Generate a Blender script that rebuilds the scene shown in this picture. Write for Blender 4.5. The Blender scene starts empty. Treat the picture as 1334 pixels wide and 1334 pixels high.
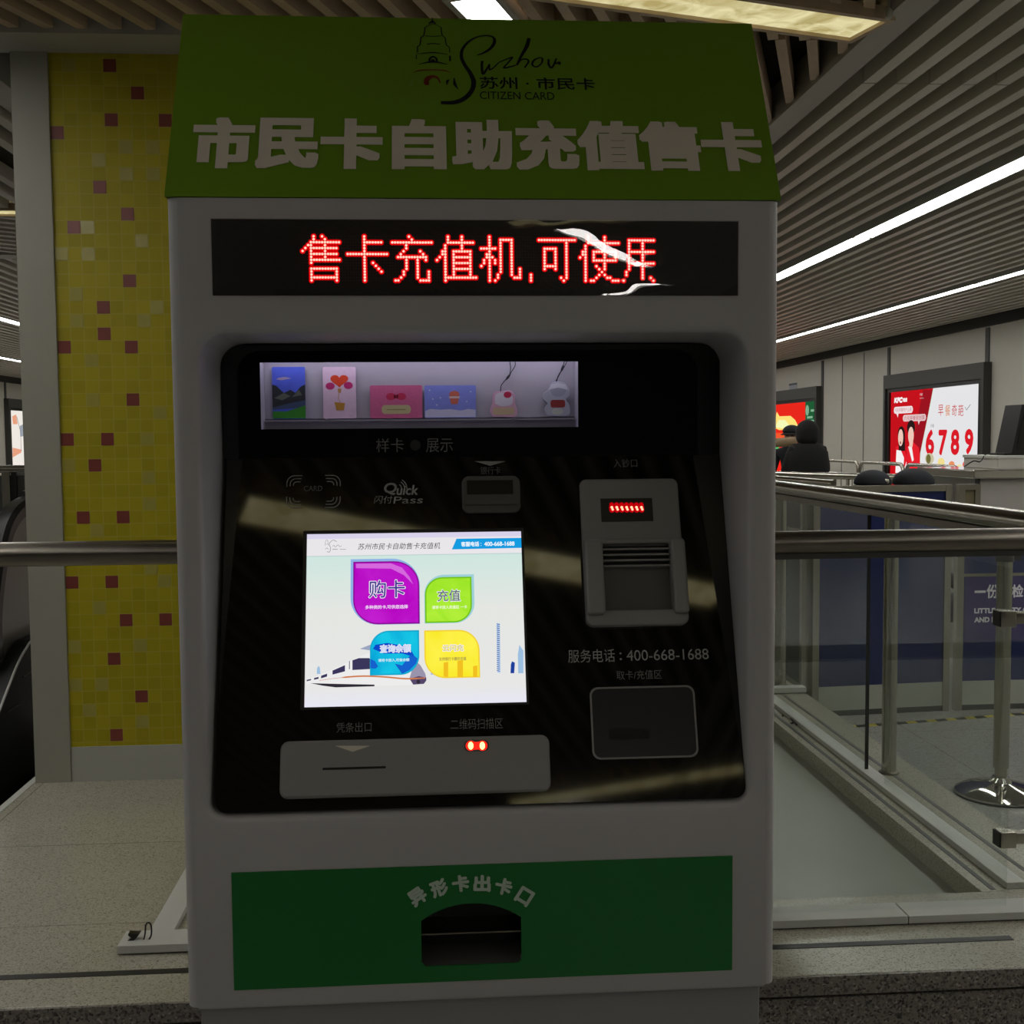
import bpy, bmesh, math, random
import numpy as np
from mathutils import Vector, Matrix
random.seed(7)
sc = bpy.context.scene
COL = sc.collection

# ---------------------------------------------------------------- camera
YAW, PITCH, ROLL, FOC = math.radians(3.9677), math.radians(-3.6717), math.radians(-0.4728), 1500.79
cy, sy, cp, sp, cr, sr = math.cos(YAW), math.sin(YAW), math.cos(PITCH), math.sin(PITCH), math.cos(ROLL), math.sin(ROLL)
fwd = Vector((sy*cp, cy*cp, sp)); rgt = Vector((cy, -sy, 0)); upv = rgt.cross(fwd)
r2 = rgt*cr + upv*sr; u2 = upv*cr - rgt*sr
CAM = Vector((0, 0, 1.5))
cam = bpy.data.cameras.new('camera'); co = bpy.data.objects.new('camera', cam); COL.objects.link(co)
m = Matrix((r2, u2, -fwd)).transposed().to_4x4(); m.translation = CAM; co.matrix_world = m
cam.sensor_width = 36; cam.lens = FOC/1334*36; cam.clip_start = .02; cam.clip_end = 200
sc.camera = co
# ---------------------------------------------------------------- world, exposure
w = bpy.data.worlds.new('world'); sc.world = w; w.use_nodes = True
w.node_tree.nodes['Background'].inputs[0].default_value = (.055, .053, .047, 1)
w.node_tree.nodes['Background'].inputs[1].default_value = 1
sc.view_settings.view_transform = 'Standard'; sc.view_settings.look = 'None'
sc.view_settings.exposure = 0.0; sc.view_settings.gamma = 1; sc.view_settings.use_curve_mapping = False
LAMP = 18.0          # radiance of the white ceiling strips ahead
REAR = 7.5           # and of those behind the viewer
YLAMP = 1.0         # radiance of the stone-patterned light boxes

# ---------------------------------------------------------------- measuring helpers
def ray(x, y): return (r2*((x-667)/FOC) - u2*((y-667)/FOC) + fwd)
def onY(x, y, Y): d = ray(x, y); return CAM + d*(Y/d.y)
def onZ(x, y, Z): d = ray(x, y); return CAM + d*((Z-1.5)/d.z)
def onX(x, y, X): d = ray(x, y); return CAM + d*(X/d.x)
class Plane:
    def __init__(s, o, u, v):
        s.o = Vector(o); s.u = Vector(u).normalized(); s.v = Vector(v).normalized(); s.n = s.u.cross(s.v)
    def at(s, u, v, n=0): return s.o + s.u*u + s.v*v + s.n*n
    def uv(s, x, y):
        d = ray(x, y); p = CAM + d*((s.o-CAM).dot(s.n)/d.dot(s.n)) - s.o
        return p.dot(s.u), p.dot(s.v)
FRONT = Plane((0, 1.72, 0), (1, 0, 0), (0, 0, 1))          # kiosk front face
PANEL = Plane((0, 1.72, .94), (1, 0, 0), (0, .175, .53))   # tilted control panel
UPPER = Plane((0, 1.895, 0), (1, 0, 0), (0, 0, 1))         # upright panel with the sample window
SIGN = Plane((0, 1.718, 1.852), (1, 0, 0), (0, .167, .316))  # sloping header sign

# ---------------------------------------------------------------- materials
def lin(c):
    return tuple((x/12.92 if x <= .04045 else ((x+.055)/1.055)**2.4) for x in c)
def hexc(h): return lin(tuple(int(h[i:i+2], 16)/255 for i in (0, 2, 4)))
def mat(name, col, rough=.5, metal=0, var=0, scale=8, bump=0, bscale=60, ior=1.45, coat=0):
    M = bpy.data.materials.new(name); M.use_nodes = True; nt = M.node_tree; b = nt.nodes['Principled BSDF']
    b.inputs['Base Color'].default_value = (*col, 1); b.inputs['Roughness'].default_value = rough
    b.inputs['Metallic'].default_value = metal; b.inputs['IOR'].default_value = ior; b.inputs['Coat Weight'].default_value = coat
    tc = nt.nodes.new('ShaderNodeTexCoord')
    n = nt.nodes.new('ShaderNodeTexNoise'); n.inputs['Scale'].default_value = scale; n.inputs['Detail'].default_value = 5
    nt.links.new(tc.outputs['Object'], n.inputs['Vector'])
    mx = nt.nodes.new('ShaderNodeMix'); mx.data_type = 'RGBA'
    v = var or .04
    mx.inputs[6].default_value = (*[c*(1-v) for c in col], 1); mx.inputs[7].default_value = (*[min(1, c*(1+v)) for c in col], 1)
    nt.links.new(n.outputs['Fac'], mx.inputs[0]); nt.links.new(mx.outputs[2], b.inputs['Base Color'])
    if bump:
        n2 = nt.nodes.new('ShaderNodeTexNoise'); n2.inputs['Scale'].default_value = bscale; n2.inputs['Detail'].default_value = 3
        nt.links.new(tc.outputs['Object'], n2.inputs['Vector'])
        bp = nt.nodes.new('ShaderNodeBump'); bp.inputs['Strength'].default_value = bump; bp.inputs['Distance'].default_value = .002
        nt.links.new(n2.outputs['Fac'], bp.inputs['Height']); nt.links.new(bp.outputs[0], b.inputs['Normal'])
    return M
def emit(name, col, s=1.0, col2=None, scale=12):
    M = bpy.data.materials.new(name); M.use_nodes = True; nt = M.node_tree; nt.nodes.clear()
    o = nt.nodes.new('ShaderNodeOutputMaterial'); e = nt.nodes.new('ShaderNodeEmission')
    e.inputs[0].default_value = (*col, 1); e.inputs[1].default_value = s; nt.links.new(e.outputs[0], o.inputs[0])
    if col2:
        tc = nt.nodes.new('ShaderNodeTexCoord'); n = nt.nodes.new('ShaderNodeTexNoise'); n.inputs['Scale'].default_value = scale
        n.inputs['Detail'].default_value = 6; n.inputs['Distortion'].default_value = 1.2
        r = nt.nodes.new('ShaderNodeValToRGB'); r.color_ramp.elements[0].position = .32; r.color_ramp.elements[1].position = .68
        r.color_ramp.elements[0].color = (*col2, 1); r.color_ramp.elements[1].color = (*col, 1)
        nt.links.new(tc.outputs['Object'], n.inputs['Vector']); nt.links.new(n.outputs['Fac'], r.inputs[0]); nt.links.new(r.outputs[0], e.inputs[0])
    return M
def stone(name, base, dark, light, sc1=140, dens=.42, rough=.3, joint=None, stain=.12):
    M = mat(name, base, rough); nt = M.node_tree; b = nt.nodes['Principled BSDF']
    tc = nt.nodes.new('ShaderNodeTexCoord')
    vo = nt.nodes.new('ShaderNodeTexVoronoi'); vo.inputs['Scale'].default_value = sc1; nt.links.new(tc.outputs['Object'], vo.inputs['Vector'])
    sep = nt.nodes.new('ShaderNodeSeparateColor'); nt.links.new(vo.outputs['Color'], sep.inputs[0])
    r = nt.nodes.new('ShaderNodeValToRGB'); r.color_ramp.interpolation = 'LINEAR'
    e = r.color_ramp.elements; e[0].position = 0; e[0].color = (*dark, 1); e[1].position = 1; e[1].color = (*light, 1)
    x = e.new(dens*.5); x.color = (*[(p+q)/2 for p, q in zip(dark, base)], 1); x = e.new(dens); x.color = (*base, 1); x = e.new(.9); x.color = (*base, 1)
    nt.links.new(sep.outputs[0], r.inputs[0])
    no = nt.nodes.new('ShaderNodeTexNoise'); no.inputs['Scale'].default_value = 2.2; no.inputs['Detail'].default_value = 6; nt.links.new(tc.outputs['Object'], no.inputs['Vector'])
    mr = nt.nodes.new('ShaderNodeMapRange'); mr.inputs[3].default_value = 1-stain; mr.inputs[4].default_value = 1+stain; nt.links.new(no.outputs['Fac'], mr.inputs[0])
    mx = nt.nodes.new('ShaderNodeMix'); mx.data_type = 'RGBA'; mx.blend_type = 'MULTIPLY'; mx.inputs[0].default_value = 1
    nt.links.new(r.outputs[0], mx.inputs[6]); nt.links.new(mr.outputs[0], mx.inputs[7])
    out = mx.outputs[2]
    if joint:
        br = nt.nodes.new('ShaderNodeTexBrick'); br.inputs['Scale'].default_value = 1; br.offset = 0
        br.inputs['Brick Width'].default_value = joint; br.inputs['Row Height'].default_value = joint; br.inputs['Mortar Size'].default_value = .0022
        br.inputs['Color1'].default_value = br.inputs['Color2'].default_value = (1, 1, 1, 1); br.inputs['Mortar'].default_value = (.55, .55, .52, 1)
        nt.links.new(tc.outputs['Object'], br.inputs['Vector'])
        m2 = nt.nodes.new('ShaderNodeMix'); m2.data_type = 'RGBA'; m2.blend_type = 'MULTIPLY'; m2.inputs[0].default_value = 1
        nt.links.new(out, m2.inputs[6]); nt.links.new(br.outputs[0], m2.inputs[7]); out = m2.outputs[2]
    nt.links.new(out, b.inputs['Base Color'])
    return M
def glass(name, tint=(.93, .97, .95), ior=1.5, rough=.0, bump=0, haze=0):
    M = bpy.data.materials.new(name); M.use_nodes = True; nt = M.node_tree; nt.nodes.clear()
    o = nt.nodes.new('ShaderNodeOutputMaterial'); mx = nt.nodes.new('ShaderNodeMixShader'); t = nt.nodes.new('ShaderNodeBsdfTransparent')
    g = nt.nodes.new('ShaderNodeBsdfGlossy'); g.inputs['Roughness'].default_value = rough
    lw_ = nt.nodes.new('ShaderNodeLayerWeight'); f0 = ((ior-1)/(ior+1))**2
    pw = nt.nodes.new('ShaderNodeMath'); pw.operation = 'POWER'; pw.inputs[1].default_value = 5; nt.links.new(lw_.outputs['Facing'], pw.inputs[0])
    f = nt.nodes.new('ShaderNodeMath'); f.operation = 'MULTIPLY_ADD'; f.inputs[1].default_value = .5*(1-f0); f.inputs[2].default_value = f0; nt.links.new(pw.outputs[0], f.inputs[0])
    t.inputs[0].default_value = (*tint, 1)
    nt.links.new(f.outputs[0], mx.inputs[0]); nt.links.new(t.outputs[0], mx.inputs[1]); nt.links.new(g.outputs[0], mx.inputs[2]); nt.links.new(mx.outputs[0], o.inputs[0])
    if haze:
        rf = nt.nodes.new('ShaderNodeBsdfRefraction'); rf.inputs['Roughness'].default_value = .85; rf.inputs['IOR'].default_value = 1.5
        m2 = nt.nodes.new('ShaderNodeMixShader'); m2.inputs[0].default_value = haze
        nt.links.new(t.outputs[0], m2.inputs[1]); nt.links.new(rf.outputs[0], m2.inputs[2]); nt.links.new(m2.outputs[0], mx.inputs[1])
    if bump:
        tc = nt.nodes.new('ShaderNodeTexCoord'); n = nt.nodes.new('ShaderNodeTexNoise'); n.inputs['Scale'].default_value = 7; n.inputs['Detail'].default_value = 2
        nt.links.new(tc.outputs['Object'], n.inputs['Vector'])
        bp = nt.nodes.new('ShaderNodeBump'); bp.inputs['Strength'].default_value = bump; bp.inputs['Distance'].default_value = .002
        nt.links.new(n.outputs['Fac'], bp.inputs['Height']); nt.links.new(bp.outputs[0], g.inputs['Normal'])
    return M

MT = dict(
    paint=mat('kiosk_grey_paint', (.40, .385, .385), .42, bump=.12, bscale=900),
    plinth=mat('kiosk_plinth_grey', (.24, .235, .24), .5),
    sign=mat('sign_green', (.135, .255, .012), .35),
    signedge=mat('sign_edge', (.2, .26, .05), .4),
    green=mat('panel_green', (.003, .135, .019), .35),
    white=mat('white_print', (.62, .56, .47), .5),
    whiteg=mat('pale_print', (.42, .50, .42), .5),
    ink=mat('black_print', (.006, .008, .012), .45),
    redink=mat('red_print', (.16, .02, .008), .5),
    palegreen=mat('olive_print', (.16, .24, .05), .5),
    blackglass=mat('black_glass', (.004, .004, .0045), .045, ior=1.55),
    blackplastic=mat('black_plastic', (.012, .012, .012), .4),
    rubber=mat('black_rubber', (.008, .008, .008), .3),
    greyplastic=mat('grey_plastic', (.23, .22, .21), .45),
    greyplastic2=mat('grey_plastic_dark', (.085, .082, .078), .45),
    smoke=mat('smoked_plastic', (.012, .012, .012), .3, ior=1.3),
    print=mat('grey_print', (.30, .30, .29), .5),
    print2=mat('dim_grey_print', (.14, .14, .135), .5),
    steel=mat('brushed_steel', (.19, .17, .14), .3, 1, var=.1, scale=30),
    steel2=mat('satin_steel', (.40, .38, .32), .2, .95, var=.05),
    chrome=mat('chrome', (.62, .60, .56), .08, 1),
    alu=mat('white_aluminium', (.48, .48, .44), .45),
    colwhite=mat('column_white_panel', (.31, .30, .25), .5),
    colbase=mat('column_base_panel', (.39, .39, .34), .5),
    wallp=mat('wall_panel', (.56, .54, .47), .4),
    walld=mat('wall_dark_band', (.015, .015, .015), .5),
    walls=mat('wall_seam', (.06, .06, .055), .5),
    wood=mat('slat_wood', (.50, .38, .26), .5, var=.15, scale=20),
    slatm=mat('slat_metal', (.62, .575, .50), .45, .0),
    void=mat('ceiling_void', (.02, .017, .014), .9),
    voidm=mat('ceiling_void_grey', (.06, .052, .042), .9),
    band=mat('ceiling_band', (.42, .40, .36), .5),
    frame=mat('dark_frame', (.045, .044, .04), .5),
    frame2=mat('black_frame', (.006, .006, .006), .4),
    blue=mat('partition_blue', (.006, .014, .085), .35),
    purple=mat('notice_purple', (.035, .02, .12), .4),
    partgrey=mat('partition_grey', (.36, .36, .31), .5),
    cloth=mat('black_cloth', (.006, .006, .006), .9),
    cloth2=mat('dark_navy_cloth', (.008, .009, .013), .85),
    skin=mat('skin', (.38, .22, .15), .55),
    cardboard=mat('brown_card', (.25, .18, .10), .7),
    counter=mat('counter_panel', (.42, .40, .36), .4),
    terr2=stone('terrazzo_slabs', (.365, .345, .275), (.18, .165, .125), (.45, .43, .355), 330, .30, .26, .71, .16),
    terr=stone('terrazzo', (.365, .345, .275), (.18, .165, .125), (.45, .43, .355), 330, .30, .26, None, .16),
    granite=stone('granite_speckle', (.20, .175, .15), (.02, .018, .016), (.36, .33, .29), 210, .5, .35, None, .06),
    inner=mat('grey_floor_sheet', (.235, .245, .20), .3, var=.08, scale=3),
    floor=stone('floor_tile', (.30, .30, .27), (.18, .18, .16), (.36, .36, .33), 160, .3, .2, .8, .06),
    black=mat('flat_black', (.004, .004, .004), .7),
    pit=mat('pit_black', (.012, .013, .011), .5),
    glass=glass('clear_glass', (.94, .96, .945)),
    ledglass=glass('led_window', (.92, .90, .90), 1.32, 0, .25, 0),
    clear=glass('display_glass', (.97, .97, .98), 1.3),
    lamp=emit('lamp_white', (1, .985, .95), LAMP),
    rlamp=emit('lamp_rear', (1, .985, .95), REAR),
    mlamp=emit('lamp_mirrored', (1, .985, .95), 30.0),
    ylamp=emit('lamp_stone', (.78, .71, .40), YLAMP, (.44, .36, .14), 9),
    ylamp2=emit('lamp_stone_near', (.78, .71, .40), YLAMP*2.6, (.44, .36, .14), 9),
    grooved=mat('escalator_grey', (.05, .05, .05), .35, .6),
)

# ---------------------------------------------------------------- object helpers
def root_of(o):
    while o.parent: o = o.parent
    return o
def link(name, me, material, parent=None):
    o = bpy.data.objects.new(name, me); COL.objects.link(o)
    if material is not None and not me.materials: me.materials.append(material)
    if parent is not None:
        o.parent = parent; L = root_of(parent).location
        me.transform(Matrix.Translation(-L))
    return o
def ob(name, bm, material, parent=None, smooth=False):
    bmesh.ops.recalc_face_normals(bm, faces=bm.faces[:])
    me = bpy.data.meshes.new(name); bm.to_mesh(me); bm.free()
    if smooth: sharp(me)
    return link(name, me, material, parent)
def sharp(me, ang=40):
    for p in me.polygons: p.use_smooth = True
    try: me.set_sharp_from_angle(angle=math.radians(ang))
    except Exception: pass
def tag(o, label, cat, group=None, kind=None):
    o['label'] = label; o['category'] = cat
    if group: o['group'] = group
    if kind: o['kind'] = kind
    return o
def thing(name, label, cat, loc, group=None):
    o = bpy.data.objects.new(name, None); COL.objects.link(o); o.location = loc; o.empty_display_size = .1
    return tag(o, label, cat, group)
def struct(name, bm, material, smooth=False):
    o = ob(name, bm, material, None, smooth); o['kind'] = 'structure'; return o
def box(bm, a, b, bev=0):
    r = bmesh.ops.create_cube(bm, size=1)
    vs = r['verts']
    for v in vs:
        v.co = Vector([(a[i]+b[i])/2 + v.co[i]*(b[i]-a[i]) for i in range(3)])
    if bev:
        es = list({e for v in vs for e in v.link_edges})
        bmesh.ops.bevel(bm, geom=es, offset=bev, segments=3, affect='EDGES', profile=.6)
    return bm
def B(a, b, bev=0): return box(bmesh.new(), a, b, bev)
def obox(bm, pl, u0, u1, v0, v1, n0, n1):
    """box given in a plane's own axes"""
    vs = [bm.verts.new(pl.at(u, v, n)) for n in (n0, n1) for u, v in ((u0, v0), (u1, v0), (u1, v1), (u0, v1))]
    for f in ((0, 3, 2, 1), (4, 5, 6, 7), (0, 1, 5, 4), (1, 2, 6, 5), (2, 3, 7, 6), (3, 0, 4, 7)): bm.faces.new([vs[i] for i in f])
    return bm
def tube(bm, pts, r, seg=12, cap=True, radii=None):
    pts = [Vector(p) for p in pts]; rings = []
    t0 = (pts[1]-pts[0]).normalized(); a = t0.orthogonal().normalized()
    for i, p in enumerate(pts):
        t = (pts[min(i+1, len(pts)-1)] - pts[max(i-1, 0)]).normalized()
        a = (a - t*a.dot(t)).normalized(); b = t.cross(a); rr = radii[i] if radii else r
        rings.append([bm.verts.new(p + (a*math.cos(k*2*math.pi/seg) + b*math.sin(k*2*math.pi/seg))*rr) for k in range(seg)])
    for i in range(len(rings)-1):
        for k in range(seg): bm.faces.new((rings[i][k], rings[i][(k+1) % seg], rings[i+1][(k+1) % seg], rings[i+1][k]))
    if cap: bm.faces.new(rings[0][::-1]); bm.faces.new(rings[-1])
    return bm
def T(pts, r, seg=12): return tube(bmesh.new(), pts, r, seg)
def lathe(bm, c, prof, seg=32):
    c = Vector(c); rings = []
    for r, z in prof:
        rings.append([bm.verts.new(c+Vector((r*math.cos(k*2*math.pi/seg), r*math.sin(k*2*math.pi/seg), z))) for k in range(seg)])
    for i in range(len(rings)-1):
        for k in range(seg): bm.faces.new((rings[i][k], rings[i][(k+1) % seg], rings[i+1][(k+1) % seg], rings[i+1][k]))
    bm.faces.new(rings[0][::-1]); bm.faces.new(rings[-1]); return bm
def rrect(u0, u1, v0, v1, r, n=6):
    """rounded rectangle outline; r = one radius or (bl, br, tr, tl)"""
    rs = r if isinstance(r, (tuple, list)) else (r,)*4
    out = []
    for (cu, cv, a0), q in zip(((u0, v0, 180), (u1, v0, 270), (u1, v1, 0), (u0, v1, 90)), rs):
        if q <= 0: out.append((cu, cv)); continue
        x = cu + (q if cu == u0 else -q); y = cv + (q if cv == v0 else -q)
        for k in range(n+1):
            a = math.radians(a0 + 90*k/n); out.append((x+q*math.cos(a), y+q*math.sin(a)))
    return out
def ellipse(cu, cv, ru, rv, n=28): return [(cu+ru*math.cos(2*math.pi*k/n), cv+rv*math.sin(2*math.pi*k/n)) for k in range(n)]
def curve_mesh(loops, ext, bev=0, res=2):
    cu = bpy.data.curves.new('tmp', 'CURVE'); cu.dimensions = '2D'; cu.fill_mode = 'BOTH'
    cu.extrude = ext; cu.bevel_depth = bev; cu.bevel_resolution = res
    for lp in loops:
        s = cu.splines.new('POLY'); s.points.add(len(lp)-1); s.use_cyclic_u = True
        for p, q in zip(s.points, lp): p.co = (q[0], q[1], 0, 1)
    o = bpy.data.objects.new('tmp', cu); COL.objects.link(o)
    me = bpy.data.meshes.new_from_object(o.evaluated_get(bpy.context.evaluated_depsgraph_get()))
    bpy.data.objects.remove(o); bpy.data.curves.remove(cu); me.materials.clear()
    return me
def to_plane(me, pl, n=0):
    M4 = Matrix((pl.u, pl.v, pl.n)).transposed().to_4x4(); M4.translation = pl.o + pl.n*n
    me.transform(M4); return me
def plate(name, pl, loops, n0, n1, material, parent=None, bev=0, res=2):
    """plate with outline loops[0] and holes loops[1:], between heights n0 and n1 above the plane"""
    if bev:
        loops = [inset(l, bev if i == 0 else -bev) for i, l in enumerate(loops)]
    me = curve_mesh(loops, max((n1-n0)/2 - bev, 1e-5), bev, res); to_plane(me, pl, (n0+n1)/2)
    if bev: sharp(me, 50)
    return link(name, me, material, parent)
def inset(lp, d):
    n = len(lp); area = sum(lp[i][0]*lp[(i+1) % n][1]-lp[(i+1) % n][0]*lp[i][1] for i in range(n)); s = 1 if area > 0 else -1
    out = []
    for i in range(n):
        p0, p1, p2 = Vector(lp[i-1]), Vector(lp[i]), Vector(lp[(i+1) % n])
        e1 = p1-p0; e2 = p2-p1
        if e1.length < 1e-9 or e2.length < 1e-9: out.append(tuple(p1)); continue
        n1 = Vector((-e1.y, e1.x)).normalized()*s; n2 = Vector((-e2.y, e2.x)).normalized()*s
        b = (n1+n2); b = b/max(b.dot(n1), .35) if b.length > 1e-6 else n1
        out.append(tuple(p1 + b*d))
    return out
def flat(bm, pl, lp, n):
    f = bm.faces.new([bm.verts.new(pl.at(u, v, n)) for u, v in lp]); return f
def decal(name, pl, lps, n, material, parent):
    """thin print or film: flat shapes a hair above a surface"""
    bm = bmesh.new()
    for lp in lps: flat(bm, pl, lp, n)
    bm.normal_update()
    for f in bm.faces:
        if f.normal.dot(pl.n) < 0: f.normal_flip()
    bmesh.ops.triangulate(bm, faces=bm.faces[:])
    me = bpy.data.meshes.new(name); bm.to_mesh(me); bm.free()
    return link(name, me, material, parent)
def stroke(pts, w0, w1=None, n=1):
    """2-D brush stroke outline along pts, width may vary (list)"""
    k = len(pts); ws = w0 if isinstance(w0, (list, tuple)) else [w0 + ((w1 if w1 is not None else w0)-w0)*i/(k-1) for i in range(k)]
    L, R = [], []
    for i, p in enumerate(pts):
        a = Vector(pts[max(i-1, 0)]); b = Vector(pts[min(i+1, k-1)]); d = (b-a); d = d.normalized() if d.length else Vector((1, 0))
        q = Vector((-d.y, d.x))*ws[i]/2; L.append(tuple(Vector(p)+q)); R.append(tuple(Vector(p)-q))
    quads = [[L[i], L[i+1], R[i+1], R[i]] for i in range(k-1)]
    return quads
def spline(pts, n=8):
    out = []
    P = [Vector(p) for p in pts]; P = [P[0]*2-P[1]] + P + [P[-1]*2-P[-2]]
    for i in range(1, len(P)-2):
        for k in range(n):
            t = k/n
            out.append(tuple(.5*((2*P[i]) + (-P[i-1]+P[i+1])*t + (2*P[i-1]-5*P[i]+4*P[i+1]-P[i+2])*t*t + (-P[i-1]+3*P[i]-3*P[i+1]+P[i+2])*t**3)))
    out.append(tuple(P[-2])); return out
_tx = {}
def text_mesh(s):
    if s in _tx: return _tx[s]
    c = bpy.data.curves.new('tmp', 'FONT'); c.body = s; c.size = 1; c.resolution_u = 3
    o = bpy.data.objects.new('tmp', c); COL.objects.link(o); bpy.context.view_layer.update()
    me = o.evaluated_get(bpy.context.evaluated_depsgraph_get()).to_mesh()
    vs = np.array([v.co[:2] for v in me.vertices]); fs = [tuple(p.vertices) for p in me.polygons]
    bpy.data.objects.remove(o); bpy.data.curves.remove(c)
    _tx[s] = (vs, fs); return _tx[s]
def text(name, s, pl, cu, cv, wd, ht, material, parent, n=.0006, bold=0, boldv=None, rot=0, shear=0, square=False):
    """lettering fitted to width wd and height ht, centred at (cu, cv) on the plane"""
    vs, fs = text_mesh(s)
    lo, hi = vs.min(0), vs.max(0); v0 = (vs-(lo+hi)/2)/(hi-lo)
    bv = bold if boldv is None else boldv
    v0 = v0*np.array([wd-2*bold, ht-2*bv])
    v0[:, 0] += shear*v0[:, 1]
    offs = [(0, 0)] if not bold else [(bold*math.cos(a), bv*math.sin(a)) for a in np.arange(0, 2*math.pi, math.pi/4)]+[(0, 0)]
    if square and bold: offs = [(i_*bold*.9, j_*bv*.9) for i_ in (-1, -.5, 0, .5, 1) for j_ in (-1, -.5, 0, .5, 1)]
    c, s_ = math.cos(rot), math.sin(rot)
    V, F = [], []
    for i, (dx, dy) in enumerate(offs):
        k = len(V)
        for x, y in v0:
            x += dx; y += dy
            V.append(pl.at(cu + x*c - y*s_, cv + x*s_ + y*c, n + i*2e-6))
        F += [tuple(j+k for j in f) for f in fs]
    me = bpy.data.meshes.new(name); me.from_pydata([tuple(v) for v in V], [], F); me.update()
    me.validate()
    return link(name, me, material, parent)
def pxtext(name, s, pl, x0, y0, x1, y1, material, parent, **k):
    """lettering spanning the given box of measured points"""
    a = pl.uv(x0, (y0+y1)/2); b = pl.uv(x1, (y0+y1)/2); t = pl.uv((x0+x1)/2, y0); q = pl.uv((x0+x1)/2, y1)
    return text(name, s, pl, (a[0]+b[0])/2, (t[1]+q[1])/2, b[0]-a[0], t[1]-q[1], material, parent, **k)

exec_order = []
# ================================================================ THE HALL
ZC = 2.86            # underside of the slatted ceiling
ZP = .265            # stone ledge and platform
XR, XL = 6.45, -8.75  # side walls
YB, YF = -9.5, 30
bm = bmesh.new(); box(bm, (XL, YB, -.1), (XR, 2.53, 0)); box(bm, (1.78, 2.53, -.1), (XR, YF, 0)); box(bm, (XL, 8.0, -.1), (1.78, YF, 0)); struct('floor', bm, MT['floor'])
bm = bmesh.new(); box(bm, (XL, YB, 3.02), (XR, YF, 3.1)); struct('ceiling', bm, MT['void'])
struct('wall_right', B((XR, YB, 0), (XR+.15, YF, 3.1)), MT['wallp'])
struct('wall_left', B((XL-.15, YB, 0), (XL, YF, 3.1)), MT['wallp'])
struct('wall_far', B((XL, YF, 0), (XR, YF+.15, 3.1)), MT['wallp'])
struct('wall_back', B((XL, YB-.15, 0), (XR, YB, 3.1)), MT['walld'])
# dark band at the head of the side walls and panel seams
struct('trim_1', B((XR-.04, YB, onX(1175, 447, XR-.04).z), (XR, YF, ZC+.01)), MT['walld'])
struct('trim_2', B((XL, YB, ZC-.13), (XL+.04, YF, ZC)), MT['walld'])
bm = bmesh.new()
for px in (1284, 1156.5, 1070.5):
    y = onX(px, 560, XR-.01).y; hw = .045 if px > 1100 else .05
    box(bm, (XR-.012, y-hw, 0), (XR, y+hw, ZC-.13))
for px in (1096, 1124, 1410, 1600):
    y = onX(px, 560, XR-.01).y; box(bm, (XR-.004, y-.012, 0), (XR, y+.012, ZC-.13))
struct('trim_3', bm, MT['walls'])
bm = bmesh.new()
for px in (9, 40):
    y = onX(px, 560, XL+.01).y; box(bm, (XL, y-.05, 0), (XL+.012, y+.05, ZC-.13))
struct('trim_4', bm, MT['walls'])

# ---- slatted ceiling: diagonal wooden slats in the middle bay
def clip_line(c, d, x0, x1, y0, y1):
    t0, t1 = -99, 99
    for k, (lo, hi) in enumerate(((x0, x1), (y0, y1))):
        if abs(d[k]) < 1e-9:
            if not lo <= c[k] <= hi: return None
            continue
        a, b = (lo-c[k])/d[k], (hi-c[k])/d[k]
        if a > b: a, b = b, a
        t0, t1 = max(t0, a), min(t1, b)
    return (t0, t1) if t1-t0 > .05 else None
def slats(bm, x0, x1, y0, y1, ang, pitch, wd, z0, z1, ph=0):
    d = Vector((math.sin(ang), math.cos(ang))); nrm = Vector((d.y, -d.x)); mid = Vector(((x0+x1)/2, (y0+y1)/2))
    for k in range(-90, 91):
        c = mid + nrm*(k*pitch+ph); r = clip_line(c, d, x0, x1, y0, y1)
        if not r: continue
        a, b = c+d*r[0], c+d*r[1]; q = nrm*wd/2
        vs = [bm.verts.new((p.x+s*q.x, p.y+s*q.y, z)) for z in (z0, z1) for p, s in ((a, -1), (b, -1), (b, 1), (a, 1))]
        for f in ((0, 3, 2, 1), (4, 5, 6, 7), (0, 1, 5, 4), (1, 2, 6, 5), (2, 3, 7, 6), (3, 0, 4, 7)): bm.faces.new([vs[i] for i in f])
A20 = math.radians(20)
XB0, XB1 = 1.50, 1.61       # long frame band right of the middle bay
bm = bmesh.new()
slats(bm, -1.60, XB0, 1.0, 4.03, A20, .105, .036, ZC+.015, ZC+.115, .03)
slats(bm, -.15, XB0, 4.03, 5.9, A20, .105, .036, ZC+.015, ZC+.115, .0)
slats(bm, -1.60, XB0, -7.5, 1.0, -A20, .105, .036, ZC+.015, ZC+.115)
slats(bm, -1.60, XB0, 6.0, 29.9, -A20, .105, .036, ZC+.015, ZC+.115)
struct('ceiling_wood_slats', bm, MT['wood'])
bm = bmesh.new()
box(bm, (XB0, YB, ZC), (XB1, YF, ZC+.15)); box(bm, (-1.72, YB, ZC), (-1.60, 7.0, ZC+.15))
box(bm, (-1.60, 4.03, ZC), (-.15, 4.24, ZC+.15)); box(bm, (-.15, 4.03, ZC), (-.05, 6.0, ZC+.15)); box(bm, (-.05, 5.9, ZC), (XB0, 6.0, ZC+.15))
box(bm, (-5.0, 8.72, ZC), (-1.60, 8.9, ZC+.15))
struct('trim_5', bm, MT['band'])
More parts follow.
